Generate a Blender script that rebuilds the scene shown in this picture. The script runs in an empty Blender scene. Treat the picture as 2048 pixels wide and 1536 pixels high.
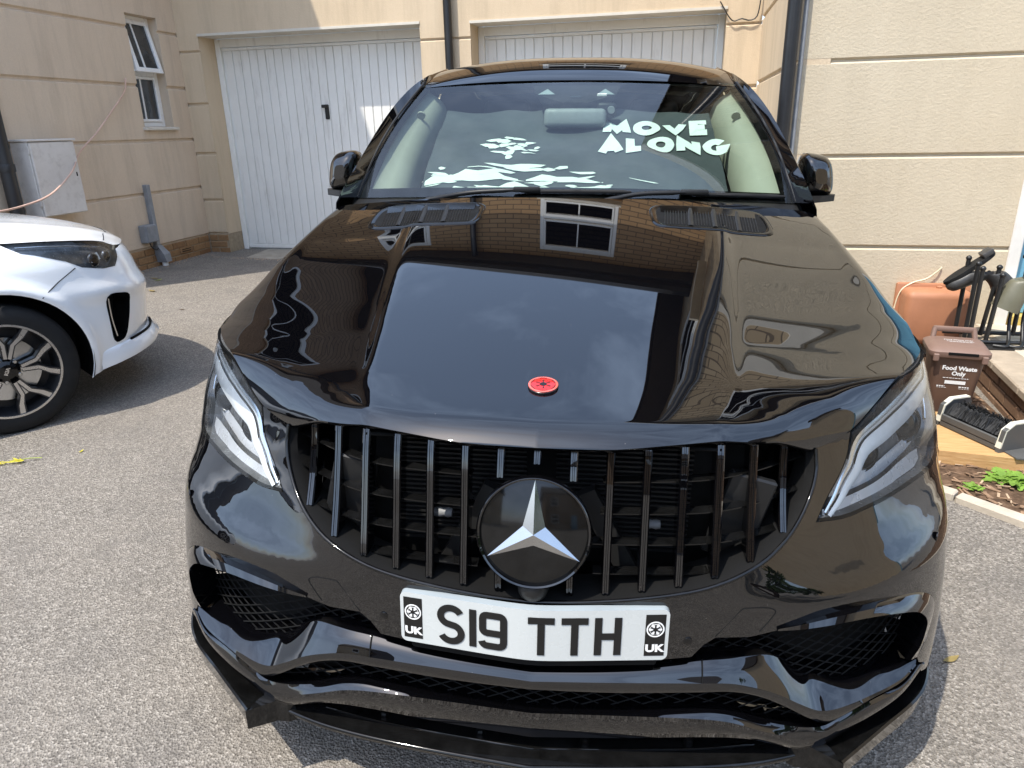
import bpy, bmesh, math, random
from mathutils import Vector, Matrix, geometry
random.seed(11)
R = math.radians
SC = bpy.context.scene
COL = SC.collection

# ------------------------------------------------------------------ camera
cam_d = bpy.data.cameras.new('camera'); cam = bpy.data.objects.new('camera', cam_d); COL.objects.link(cam)
rt, up, fw = Vector((0.975249, 0.219999, -0.022127)), Vector((-0.054202, 0.334889, 0.940697)), Vector((-0.214362, 0.916215, -0.338524))
mm = Matrix((rt, up, -fw)).transposed().to_4x4(); mm.translation = Vector((0.23881, -1.07617, 1.42924))
cam.matrix_world = mm
cam_d.sensor_width = 36; cam_d.lens = 25.192; cam_d.clip_start = 0.02; cam_d.clip_end = 3000
SC.camera = cam
# ------------------------------------------------------------------ sky, sun, exposure
SUN_DIR = Vector((-0.30, -0.43, 1.0)).normalized()
wd = bpy.data.worlds.new('World'); SC.world = wd; wd.use_nodes = True
nt = wd.node_tree; nt.nodes.clear()
sky = nt.nodes.new('ShaderNodeTexSky'); sky.sky_type = 'NISHITA'; sky.sun_disc = False
sky.sun_elevation = math.asin(SUN_DIR.z); sky.sun_rotation = math.atan2(SUN_DIR.x, SUN_DIR.y)
sky.air_density = 1.0; sky.dust_density = 1.8; sky.ozone_density = 1.6
bg = nt.nodes.new('ShaderNodeBackground'); bg.inputs['Strength'].default_value = 0.15
wo = nt.nodes.new('ShaderNodeOutputWorld')
tc = nt.nodes.new('ShaderNodeTexCoord'); mp = nt.nodes.new('ShaderNodeMapping'); mp.inputs['Scale'].default_value = (1, 1.6, 3.0)
nz = nt.nodes.new('ShaderNodeTexNoise'); nz.inputs['Scale'].default_value = 2.4; nz.inputs['Detail'].default_value = 7; nz.inputs['Roughness'].default_value = .62; nz.inputs['Distortion'].default_value = .6
rp = nt.nodes.new('ShaderNodeValToRGB'); rp.color_ramp.elements[0].position = .40; rp.color_ramp.elements[0].color = (.14, .14, .14, 1); rp.color_ramp.elements[1].position = .78; rp.color_ramp.elements[1].color = (.50, .50, .50, 1)
mxs = nt.nodes.new('ShaderNodeMix'); mxs.data_type = 'RGBA'; mxs.inputs[7].default_value = (8.6, 11.0, 15.0, 1)
nt.links.new(tc.outputs['Generated'], mp.inputs[0]); nt.links.new(mp.outputs[0], nz.inputs['Vector']); nt.links.new(nz.outputs['Fac'], rp.inputs[0]); nt.links.new(rp.outputs[0], mxs.inputs[0]); nt.links.new(sky.outputs[0], mxs.inputs[6])
nt.links.new(mxs.outputs[2], bg.inputs[0]); nt.links.new(bg.outputs[0], wo.inputs[0])
sl = bpy.data.lights.new('sun', 'SUN'); sl.energy = 3.2; sl.angle = R(0.55); sl.color = (1.0, 0.94, 0.84)
so = bpy.data.objects.new('sun', sl); COL.objects.link(so); so.rotation_euler = SUN_DIR.to_track_quat('Z', 'Y').to_euler()
SC.view_settings.view_transform = 'Standard'; SC.view_settings.look = 'None'
SC.view_settings.exposure = 0.88; SC.view_settings.gamma = 1.0; SC.view_settings.use_curve_mapping = False
SC.cycles.max_bounces = 10; SC.cycles.transparent_max_bounces = 16; SC.cycles.glossy_bounces = 6
SC.cycles.sample_clamp_indirect = 6.0
SC.cycles.caustics_reflective = False; SC.cycles.caustics_refractive = False

# ------------------------------------------------------------------ materials
MATS = {}
class NB:
    def __init__(s, name):
        s.m = bpy.data.materials.new(name); s.m.use_nodes = True
        s.t = s.m.node_tree; s.n = s.t.nodes; s.p = s.n['Principled BSDF']; s.co = None
    def add(s, ty, **kw):
        n = s.n.new(ty)
        for k, v in kw.items(): setattr(n, k, v)
        return n
    def link(s, a, b): s.t.links.new(a, b)
    def coord(s, kind='Object', scale=(1, 1, 1)):
        c = s.add('ShaderNodeTexCoord'); mp = s.add('ShaderNodeMapping'); mp.inputs['Scale'].default_value = scale
        s.link(c.outputs[kind], mp.inputs[0]); return mp.outputs[0]
    def noise(s, scale, detail=4, rough=.55, vec=None, kind='Object', stretch=(1, 1, 1)):
        n = s.add('ShaderNodeTexNoise'); n.inputs['Scale'].default_value = scale; n.inputs['Detail'].default_value = detail
        n.inputs['Roughness'].default_value = rough
        s.link(vec or s.coord(kind, stretch), n.inputs['Vector']); return n.outputs['Fac']
    def ramp(s, fac, stops):
        r = s.add('ShaderNodeValToRGB'); e = r.color_ramp.elements
        while len(e) < len(stops): e.new(0.5)
        for q, (p, c) in zip(e, stops): q.position = p; q.color = (*c, 1) if len(c) == 3 else c
        s.link(fac, r.inputs[0]); return r.outputs[0]
    def mix(s, fac, a, b, mode='MIX'):
        m = s.add('ShaderNodeMix', data_type='RGBA', blend_type=mode)
        for sk, v in ((m.inputs[0], fac), (m.inputs[6], a), (m.inputs[7], b)):
            if hasattr(v, 'is_output'): s.link(v, sk)
            else: sk.default_value = v if isinstance(v, (int, float)) else (*v, 1)
        return m.outputs[2]
    def bump(s, h, strength=.3, dist=.01, prev=None):
        b = s.add('ShaderNodeBump'); b.inputs['Strength'].default_value = strength; b.inputs['Distance'].default_value = dist
        s.link(h, b.inputs['Height'])
        if prev is not None: s.link(prev, b.inputs['Normal'])
        return b.outputs[0]
    def set(s, **kw):
        al = dict(color='Base Color', rough='Roughness', metal='Metallic', spec='Specular IOR Level', normal='Normal', coat='Coat Weight',
                  coatr='Coat Roughness', trans='Transmission Weight', ior='IOR', emit='Emission Color', emits='Emission Strength', alpha='Alpha', sss='Subsurface Weight')
        for k, v in kw.items():
            sk = s.p.inputs[al[k]]
            if hasattr(v, 'is_output'): s.link(v, sk)
            else: sk.default_value = (*v, 1) if isinstance(v, tuple) and len(v) == 3 else v
        return s.m

def simple(name, col, rough=.5, metal=0., var=.12, vs=6., bump=0., bs=200., spec=.5, coat=0.):
    b = NB(name); f = b.noise(vs, 5, .6)
    lo = tuple(max(0, c * (1 - var)) for c in col); hi = tuple(min(1, c * (1 + var)) for c in col)
    b.set(color=b.ramp(f, [(.3, lo), (.7, hi)]), metal=metal, spec=spec, coat=coat, coatr=.03)
    rv = b.ramp(b.noise(vs * 3, 4), [(.3, (rough * .85,) * 3), (.7, (min(1, rough * 1.15),) * 3)]); b.set(rough=rv)
    if bump: b.set(normal=b.bump(b.noise(bs, 3), bump, .003))
    MATS[name] = b.m; return b.m

def make_materials():
    M = MATS
    # glossy black paint: dark base, clear coat, light dust
    b = NB('black_car_paint'); d = b.ramp(b.noise(900, 2, .6), [(.66, (0, 0, 0)), (.78, (1, 1, 1))])
    d2 = b.ramp(b.noise(5, 4, .6), [(.35, (0, 0, 0)), (.8, (.03, .03, .03))])
    dust = b.mix(1.0, d, d2, 'MULTIPLY')
    vs_ = b.add('ShaderNodeTexVoronoi'); vs_.inputs['Scale'].default_value = 26; b.link(b.coord(), vs_.inputs['Vector'])
    sk = b.ramp(vs_.outputs['Distance'], [(.022, (.5, .5, .5)), (.034, (0, 0, 0))]); dust = b.mix(1.0, dust, sk, 'ADD')
    b.set(color=b.mix(dust, (.0015, .0015, .002), (.12, .11, .10)), rough=.6, spec=.0, coat=1.0, coatr=.008); b.p.inputs['Coat IOR'].default_value = 1.8
    M['paint'] = b.m
    b = NB('gloss_black_trim'); b.set(color=b.ramp(b.noise(30, 4), [(.3, (.003, .003, .003)), (.7, (.007, .007, .007))]), rough=.07, spec=.45, coat=.0); M['gloss'] = b.m
    simple('black_plastic', (.012, .012, .012), .42, bump=.15, bs=900, spec=.35); M['plastic'] = M['black_plastic']
    simple('matt_black', (.006, .006, .006), .75, spec=.15); M['matt'] = M['matt_black']
    simple('radiator_black', (.02, .02, .02), .5, spec=.3); M['radiator'] = M['radiator_black']
    simple('chrome', (.82, .82, .83), .1, 1.0, var=.04); simple('satin_silver', (.52, .53, .54), .2, 1.0, var=.06)
    simple('lamp_chrome', (.80, .82, .84), .2, 1.0, var=.08); simple('lamp_dark', (.17, .175, .18), .25, .4, var=.4, vs=20)
    simple('lamp_bowl', (.74, .75, .77), .28, .35, var=.12)
    b = NB('led_guide'); b.set(color=b.ramp(b.noise(40, 3), [(.3, (.84, .86, .86)), (.7, (.92, .94, .94))]), rough=.22, spec=.6, coat=.6); M['led'] = b.m
    def glass(name, tint, ior=1.5, rough=.0, dirt=.02, mult=1.6):
        b = NB(name); b.n.remove(b.p); out = [n for n in b.n if n.type == 'OUTPUT_MATERIAL'][0]
        tr = b.add('ShaderNodeBsdfTransparent'); tr.inputs[0].default_value = (*tint, 1)
        gl = b.add('ShaderNodeBsdfGlossy'); gl.inputs['Roughness'].default_value = rough
        df = b.add('ShaderNodeBsdfDiffuse'); df.inputs[0].default_value = (.6, .6, .56, 1)
        fr = b.add('ShaderNodeFresnel'); fr.inputs[0].default_value = ior
        fm = b.add('ShaderNodeMath', operation='MULTIPLY'); fm.inputs[1].default_value = mult; fm.use_clamp = True; b.link(fr.outputs[0], fm.inputs[0])
        m0 = b.add('ShaderNodeMixShader'); dm = b.ramp(b.noise(9, 5, .65), [(.45, (0, 0, 0)), (.85, (dirt, dirt, dirt))])
        b.link(dm, m0.inputs[0]); b.link(tr.outputs[0], m0.inputs[1]); b.link(df.outputs[0], m0.inputs[2])
        m1 = b.add('ShaderNodeMixShader'); b.link(fm.outputs[0], m1.inputs[0]); b.link(m0.outputs[0], m1.inputs[1]); b.link(gl.outputs[0], m1.inputs[2])
        b.link(m1.outputs[0], out.inputs[0]); M[name] = b.m
    glass('windscreen_glass', (.74, .86, .81)); glass('lamp_glass', (.92, .94, .95), 1.42, mult=.85); glass('tinted_glass', (.07, .08, .08)); glass('side_glass', (.66, .84, .74))
    b = NB('house_glass'); b.set(color=b.ramp(b.noise(3, 3), [(.3, (.02, .025, .03)), (.7, (.045, .05, .055))]), rough=.03, spec=.8); M['house_glass'] = b.m
    simple('rubber', (.014, .014, .014), .7, bump=.2, bs=300, spec=.25)
    simple('plate_white', (.50, .52, .505), .28, var=.02); simple('print_black', (.006, .006, .006), .35); simple('print_white', (.78, .78, .76), .45, var=.03)
    simple('acrylic_grey', (.30, .34, .36), .2, var=.1); simple('badge_red', (.50, .012, .008), .22, var=.1, coat=.6); simple('badge_black', (.012, .006, .006), .3); simple('badge_pink', (.62, .12, .09), .2, var=.06, coat=.6)
    simple('shade_fabric', (.05, .056, .062), .8, var=.3, vs=3, bump=.5, bs=25); simple('shade_print', (.76, .80, .77), .8, var=.05, vs=10)
    simple('cabin_beige', (.40, .38, .32), .75, var=.05); simple('cabin_dark', (.035, .035, .035), .7)
    b = NB('white_car_paint'); b.set(color=b.ramp(b.noise(3, 3), [(.3, (.85, .865, .865)), (.7, (.89, .90, .895))]), rough=.18, spec=.5, coat=.9, coatr=.02); M['kwhite'] = b.m
    simple('alloy_face', (.60, .58, .55), .28, .9, var=.06); simple('alloy_dark', (.025, .025, .027), .35, .3)
    # painted cement render
    def render(name, c1, c2, bs, st, stain):
        b = NB(name); f = b.noise(1.3, 6, .65); col = b.ramp(f, [(.25, c1), (.75, c2)])
        g = b.noise(bs, 4, .6); col = b.mix(.25, col, b.ramp(g, [(.3, tuple(c * .78 for c in c1)), (.65, c2)]), 'MULTIPLY' if False else 'MIX')
        sx = b.ramp(b.noise(2.0, 5, .7, stretch=(3, 3, .35)), [(.46, (0, 0, 0)), (.74, (stain,) * 3)])
        col = b.mix(sx, col, tuple(c * .55 for c in c1))
        b.set(color=col, rough=.93, spec=.15); b.set(normal=b.bump(g, st, .012, b.bump(b.noise(bs * .22, 3), st * .5, .02))); M[name] = b.m
    render('render_left', (.61, .49, .365), (.66, .545, .415), 130, .25, .42)
    render('render_garage', (.60, .475, .325), (.66, .535, .38), 130, .22, .36)
    render('render_right', (.56, .47, .335), (.63, .545, .405), 300, .38, .14)
    render('render_pale', (.66, .60, .46), (.70, .64, .50), 130, .15, .1)
    # bricks and mortar, built ones and far ones
    def brickmat(name, stops):
        b = NB(name); oi = b.add('ShaderNodeObjectInfo'); col = b.ramp(oi.outputs['Random'], stops)
        col = b.mix(b.ramp(b.noise(38, 5, .7), [(.35, (0, 0, 0)), (.75, (.55, .55, .55))]), col, (.11, .065, .04))
        b.set(color=col, rough=.9, spec=.15, normal=b.bump(b.noise(140, 5, .7), .6, .01)); M[name] = b.m
    brickmat('brick_orange', [(.0, (.30, .17, .08)), (.5, (.36, .215, .105)), (1., (.25, .135, .065))])
    brickmat('brick_brown', [(.0, (.22, .135, .085)), (.5, (.30, .19, .12)), (1., (.15, .09, .06))])
    simple('mortar', (.36, .29, .20), .95, var=.2, vs=20, bump=.5, bs=120, spec=.1)
    def farbrick(name, c1, c2, mo):
        b = NB(name); g = b.add('ShaderNodeNewGeometry'); sp = b.add('ShaderNodeSeparateXYZ'); b.link(g.outputs['Position'], sp.inputs[0])
        ad = b.add('ShaderNodeMath', operation='ADD'); b.link(sp.outputs[0], ad.inputs[0]); b.link(sp.outputs[1], ad.inputs[1])
        cb = b.add('ShaderNodeCombineXYZ'); b.link(ad.outputs[0], cb.inputs[0]); b.link(sp.outputs[2], cb.inputs[1])
        br = b.add('ShaderNodeTexBrick'); br.inputs['Scale'].default_value = 1.0; br.inputs['Brick Width'].default_value = .215; br.inputs['Row Height'].default_value = .064
        br.inputs['Mortar Size'].default_value = .006; br.inputs['Color1'].default_value = (*c1, 1); br.inputs['Color2'].default_value = (*c2, 1); br.inputs['Mortar'].default_value = (*mo, 1)
        b.link(cb.outputs[0], br.inputs[0])
        b.set(color=br.outputs['Color'], rough=.9, spec=.15); M[name] = b.m
    farbrick('upper_brick', (.46, .30, .16), (.38, .24, .125), (.17, .12, .08)); farbrick('upper_brick_dark', (.38, .25, .15), (.31, .20, .12), (.16, .115, .08))
    farbrick('upper_brick_pale', (.52, .41, .27), (.43, .33, .21), (.18, .14, .10))
    simple('roof_tile', (.06, .05, .045), .85, var=.3, vs=12, bump=.4, bs=40); simple('soffit', (.05, .045, .04), .6); simple('gutter', (.012, .012, .013), .35)
    simple('upvc', (.80, .80, .78), .3, var=.03); simple('sill_stone', (.62, .58, .50), .8, var=.08)
    # garage door steel, faintly grimy
    b = NB('garage_white'); col = b.ramp(b.noise(2.5, 5, .6), [(.3, (.78, .77, .72)), (.7, (.84, .83, .78))])
    gr = b.ramp(b.noise(9, 5, .7, stretch=(1.5, 1.5, .25)), [(.56, (0, 0, 0)), (.85, (.5, .5, .5))])
    b.set(color=b.mix(gr, col, (.36, .33, .28)), rough=.45, spec=.35); M['garage_white'] = b.m
    b = NB('meter_grp'); col = b.ramp(b.noise(4, 5, .6), [(.3, (.58, .545, .50)), (.7, (.66, .635, .60))])
    gr = b.ramp(b.noise(14, 6, .7), [(.5, (0, 0, 0)), (.8, (.55, .55, .55))]); b.set(color=b.mix(gr, col, (.34, .31, .28)), rough=.7, spec=.25); M['meter'] = b.m
    simple('pipe_black', (.018, .018, .019), .38, var=.3, vs=4, spec=.45); simple('conduit_grey', (.24, .25, .26), .55, var=.15, vs=15)
    simple('cable_pink', (.62, .42, .33), .6); simple('cable_cream', (.66, .60, .42), .6); simple('cable_black', (.02, .02, .02), .5)
    # asphalt with exposed aggregate
    b = NB('asphalt'); v = b.add('ShaderNodeTexVoronoi'); v.inputs['Scale'].default_value = 165; co = b.coord(); b.link(co, v.inputs['Vector'])
    sp = b.add('ShaderNodeSeparateColor'); b.link(v.outputs['Color'], sp.inputs[0])
    st = b.ramp(sp.outputs[0], [(.0, (.085, .074, .062)), (.28, (.165, .147, .124)), (.62, (.255, .228, .193)), (.88, (.36, .325, .28)), (1., (.50, .455, .395))])
    st.node.color_ramp.interpolation = 'LINEAR'
    v2 = b.add('ShaderNodeTexVoronoi'); v2.inputs['Scale'].default_value = 420; b.link(co, v2.inputs['Vector'])
    s2 = b.add('ShaderNodeSeparateColor'); b.link(v2.outputs['Color'], s2.inputs[0])
    st = b.mix(.25, st, b.ramp(s2.outputs[1], [(.2, (.06, .054, .047)), (.9, (.30, .28, .25))]))
    big = b.noise(.9, 6, .65); st = b.mix(b.ramp(big, [(.3, (0, 0, 0)), (.75, (.5, .5, .5))]), st, (.25, .22, .185), 'MIX')
    dk = b.ramp(b.noise(2.6, 7, .72), [(.48, (0, 0, 0)), (.80, (.6, .6, .6))]); st = b.mix(dk, st, (.11, .102, .095)); oil = b.ramp(b.noise(.55, 5, .6), [(.60, (0, 0, 0)), (.74, (.4, .4, .4))]); st = b.mix(oil, st, (.085, .08, .075))
    b.set(color=st, rough=.88, spec=.25)
    b.set(normal=b.bump(v2.outputs['Distance'], .35, .003, b.bump(v.outputs['Distance'], .8, .006))); M['asphalt'] = b.m
    simple('concrete', (.36, .32, .26), .9, var=.2, vs=8, bump=.5, bs=90, spec=.2); simple('kerb_stone', (.48, .42, .34), .9, var=.15, vs=10, bump=.5, bs=90, spec=.2)
    simple('slab', (.52, .46, .36), .85, var=.12, vs=5, bump=.4, bs=70, spec=.2); simple('coping', (.34, .28, .21), .85, var=.2, vs=9, bump=.5, bs=80, spec=.2)
    b = NB('timber'); w = b.noise(6, 6, .65, stretch=(1, 14, 14)); b.set(color=b.ramp(w, [(.25, (.36, .20, .08)), (.5, (.50, .30, .13)), (.75, (.58, .38, .19))]), rough=.75, spec=.2, normal=b.bump(w, .35, .006)); M['timber'] = b.m
    simple('soil', (.11, .07, .045), .95, var=.55, vs=30, bump=1.0, bs=60, spec=.1); simple('mulch', (.24, .15, .09), .9, var=.35, vs=15)
    simple('mulch_pale', (.40, .29, .19), .9, var=.3, vs=15)
    def leaf(name, c, tr=.25):
        b = NB(name); b.set(color=b.ramp(b.noise(14, 3), [(.3, tuple(x * .7 for x in c)), (.7, tuple(x * 1.25 for x in c))]), rough=.5, spec=.35)
        out = [n for n in b.n if n.type == 'OUTPUT_MATERIAL'][0]; t = b.add('ShaderNodeBsdfTranslucent'); t.inputs[0].default_value = (*[min(1, x * 1.3) for x in c], 1)
        ms = b.add('ShaderNodeMixShader'); ms.inputs[0].default_value = tr; b.link(b.p.outputs[0], ms.inputs[1]); b.link(t.outputs[0], ms.inputs[2]); b.link(ms.outputs[0], out.inputs[0]); M[name] = b.m
    leaf('weed_green', (.20, .34, .055)); leaf('hedge_green', (.06, .11, .025)); leaf('flower_yellow', (.62, .55, .04)); leaf('dry_leaf', (.34, .26, .10)); leaf('stem_green', (.38, .45, .10))
    simple('caddy_brown', (.115, .066, .045), .5, var=.1, vs=5); simple('caddy_lid', (.185, .115, .088), .5, var=.1, vs=5); simple('terracotta', (.40, .175, .09), .55, var=.12, vs=5)
    simple('iron_black', (.014, .014, .014), .42, bump=.2, bs=300); simple('boot_black', (.045, .044, .043), .45, var=.3, vs=8, bump=.3, bs=60); simple('boot_green', (.13, .125, .085), .45, var=.15)
    simple('bristle', (.012, .012, .012), .55); simple('brush_grey', (.075, .075, .072), .6); simple('brush_cream', (.62, .60, .50), .6, var=.1)
    simple('door_blue', (.13, .33, .46), .4, var=.08); simple('door_yellow', (.55, .40, .10), .6); simple('frame_white', (.70, .68, .63), .5, var=.1)
    simple('bark', (.09, .06, .04), .9)
make_materials()
M = MATS

# ------------------------------------------------------------------ mesh helpers
def tag(o, label=None, cat=None, group=None, kind=None):
    if label: o['label'] = label
    if cat: o['category'] = cat
    if group: o['group'] = group
    if kind: o['kind'] = kind
    return o
def empty(name, loc=(0, 0, 0), label=None, cat=None, group=None, rz=0.):
    o = bpy.data.objects.new(name, None); COL.objects.link(o); o.location = loc; o.rotation_euler = (0, 0, rz); o.empty_display_size = .1
    return tag(o, label, cat, group)
def obj(name, verts, faces, mat, parent=None, smooth=None, normals=None):
    me = bpy.data.meshes.new(name); me.from_pydata([tuple(v) for v in verts], [], faces); me.update()
    if smooth is not None or normals is not None:
        me.polygons.foreach_set('use_smooth', [True] * len(me.polygons))
        if normals is not None: me.normals_split_custom_set_from_vertices([tuple(n) for n in normals])
        elif smooth < 180: me.set_sharp_from_angle(angle=R(smooth))
    o = bpy.data.objects.new(name, me); COL.objects.link(o)
    if mat is not None: me.materials.append(M[mat] if isinstance(mat, str) else mat)
    if parent is not None: o.parent = parent
    return o
class MB:
    def __init__(s): s.v = []; s.f = []
    def add(s, vs, fs, mx=None):
        k = len(s.v); s.v += [Vector(v) if mx is None else mx @ Vector(v) for v in vs]; s.f += [tuple(i + k for i in f) for f in fs]; return s
    def box(s, x0, x1, y0, y1, z0, z1, mx=None):
        return s.add([(x0, y0, z0), (x1, y0, z0), (x1, y1, z0), (x0, y1, z0), (x0, y0, z1), (x1, y0, z1), (x1, y1, z1), (x0, y1, z1)],
                     [(0, 3, 2, 1), (4, 5, 6, 7), (0, 1, 5, 4), (1, 2, 6, 5), (2, 3, 7, 6), (3, 0, 4, 7)], mx)
    def bbox(s, x0, x1, y0, y1, z0, z1, c=.005, seg=1, mx=None):
        bm = bmesh.new(); bmesh.ops.create_cube(bm, size=1.)
        for v in bm.verts: v.co = Vector(((x0 + x1) / 2 + v.co.x * (x1 - x0), (y0 + y1) / 2 + v.co.y * (y1 - y0), (z0 + z1) / 2 + v.co.z * (z1 - z0)))
        bmesh.ops.bevel(bm, geom=list(bm.edges), offset=c, segments=seg, affect='EDGES', profile=.5)
        bm.verts.index_update(); s.add([v.co.copy() for v in bm.verts], [tuple(v.index for v in f.verts) for f in bm.faces], mx); bm.free(); return s
    def tube(s, path, r, n=8, caps=True, mx=None):
        P = [Vector(p) for p in path]; rs = r if hasattr(r, '__len__') else [r] * len(P); vs = []; fs = []
        ref = None
        for i, p in enumerate(P):
            t = (P[min(i + 1, len(P) - 1)] - P[max(i - 1, 0)]).normalized()
            if ref is None:
                a = Vector((0, 0, 1)) if abs(t.z) < .9 else Vector((1, 0, 0)); ref = t.cross(a).normalized()
            else: ref = (ref - t * ref.dot(t)).normalized()
            b = t.cross(ref)
            for k in range(n):
                an = 2 * math.pi * k / n; vs.append(p + (ref * math.cos(an) + b * math.sin(an)) * rs[i])
        for i in range(len(P) - 1):
            for k in range(n): fs.append((i * n + k, i * n + (k + 1) % n, (i + 1) * n + (k + 1) % n, (i + 1) * n + k))
        if caps: fs.append(tuple(reversed(range(n)))); fs.append(tuple((len(P) - 1) * n + k for k in range(n)))
        return s.add(vs, fs, mx)
    def lathe(s, prof, n=32, mx=None, axis='z', caps=True):
        vs = []; fs = []
        for r, h in prof:
            for k in range(n):
                a = 2 * math.pi * k / n; c, q = r * math.cos(a), r * math.sin(a)
                vs.append({'z': (c, q, h), 'y': (c, h, q), 'x': (h, c, q)}[axis])
        for i in range(len(prof) - 1):
            for k in range(n): fs.append((i * n + k, i * n + (k + 1) % n, (i + 1) * n + (k + 1) % n, (i + 1) * n + k))
        if caps: fs.append(tuple(reversed(range(n)))); fs.append(tuple((len(prof) - 1) * n + k for k in range(n)))
        return s.add(vs, fs, mx)
    def loft(s, rows, closed=False, mx=None):
        n = len(rows[0]); vs = [p for r in rows for p in r]; fs = []
        for i in range(len(rows) - 1):
            for k in range(n if closed else n - 1): fs.append((i * n + k, i * n + (k + 1) % n, (i + 1) * n + (k + 1) % n, (i + 1) * n + k))
        return s.add(vs, fs, mx)
    def prism(s, poly, a, b, fn):     # polygon in 2D, mapped by fn(u, v, depth)
        n = len(poly); vs = [fn(u, v, a) for u, v in poly] + [fn(u, v, b) for u, v in poly]
        fs = [tuple(range(n)), tuple(reversed(range(n, 2 * n)))] + [(k, k + n, (k + 1) % n + n, (k + 1) % n) for k in range(n)]
        return s.add(vs, fs)
    def build(s, name, mat, parent=None, smooth=None): return obj(name, s.v, s.f, mat, parent, smooth)
def fixn(o):
    bm = bmesh.new(); bm.from_mesh(o.data); bmesh.ops.recalc_face_normals(bm, faces=bm.faces); bm.to_mesh(o.data); bm.free(); return o
def lerp(x, xs, ys):
    if x <= xs[0]: return ys[0]
    for i in range(1, len(xs)):
        if x <= xs[i]:
            t = (x - xs[i - 1]) / (xs[i] - xs[i - 1]); return ys[i - 1] + (ys[i] - ys[i - 1]) * t
    return ys[-1]
def hermite(xs, ys):                      # smooth monotone-ish interpolation
    n = len(xs); d = [(ys[i + 1] - ys[i]) / (xs[i + 1] - xs[i]) for i in range(n - 1)]
    m = [d[0]] + [0 if d[i - 1] * d[i] <= 0 else 2 * d[i - 1] * d[i] / (d[i - 1] + d[i]) for i in range(1, n - 1)] + [d[-1]]
    def f(x):
        if x <= xs[0]: return ys[0] + m[0] * (x - xs[0])
        if x >= xs[-1]: return ys[-1] + m[-1] * (x - xs[-1])
        for i in range(n - 1):
            if x <= xs[i + 1]:
                h = xs[i + 1] - xs[i]; t = (x - xs[i]) / h
                return (2 * t ** 3 - 3 * t ** 2 + 1) * ys[i] + (t ** 3 - 2 * t ** 2 + t) * h * m[i] + (-2 * t ** 3 + 3 * t ** 2) * ys[i + 1] + (t ** 3 - t ** 2) * h * m[i + 1]
    return f
def cr(pts, n, closed=False):            # centripetal-like Catmull-Rom resampling to n points by chord length
    P = [Vector(p) for p in pts]
    if closed: P = P + [P[0]]
    seg = [max(1e-6, (P[i + 1] - P[i]).length) for i in range(len(P) - 1)]; T = [0]
    for q in seg: T.append(T[-1] + q)
    L = T[-1]; out = []; N = len(P)
    def tang(i):
        if closed:
            if i in (0, N - 1): return (P[1] - P[N - 2]) / (seg[0] + seg[-1])
        elif i == 0: return (P[1] - P[0]) / seg[0]
        elif i == N - 1: return (P[-1] - P[-2]) / seg[-1]
        return (P[i + 1] - P[i - 1]) / (T[i + 1] - T[i - 1])
    cnt = n if closed else n - 1
    for k in range(n):
        t = L * k / cnt; i = 0
        while i < len(seg) - 1 and t > T[i + 1]: i += 1
        h = seg[i]; u = min(1, max(0, (t - T[i]) / h)); a, b = tang(i), tang(i + 1)
        out.append(P[i] * (2 * u ** 3 - 3 * u ** 2 + 1) + a * h * (u ** 3 - 2 * u ** 2 + u) + P[i + 1] * (-2 * u ** 3 + 3 * u ** 2) + b * h * (u ** 3 - u ** 2))
    return out
def inpoly(x, y, poly):
    c = False; n = len(poly); j = n - 1
    for i in range(n):
        xi, yi = poly[i]; xj, yj = poly[j]
        if (yi > y) != (yj > y) and x < (xj - xi) * (y - yi) / (yj - yi) + xi: c = not c
        j = i
    return c
def pdist(x, y, poly):
    d = 9e9; n = len(poly)
    for i in range(n):
        ax, ay = poly[i]; bx, by = poly[(i + 1) % n]; dx, dy = bx - ax, by - ay; L = dx * dx + dy * dy
        t = max(0, min(1, ((x - ax) * dx + (y - ay) * dy) / L)) if L else 0
        d = min(d, math.hypot(x - ax - t * dx, y - ay - t * dy))
    return d
def densify(poly, step):
    out = []
    for i in range(len(poly)):
        a, b = poly[i], poly[(i + 1) % len(poly)]; L = math.hypot(b[0] - a[0], b[1] - a[1]); k = max(1, int(L / step))
        for j in range(k): out.append((a[0] + (b[0] - a[0]) * j / k, a[1] + (b[1] - a[1]) * j / k))
    return out
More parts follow.
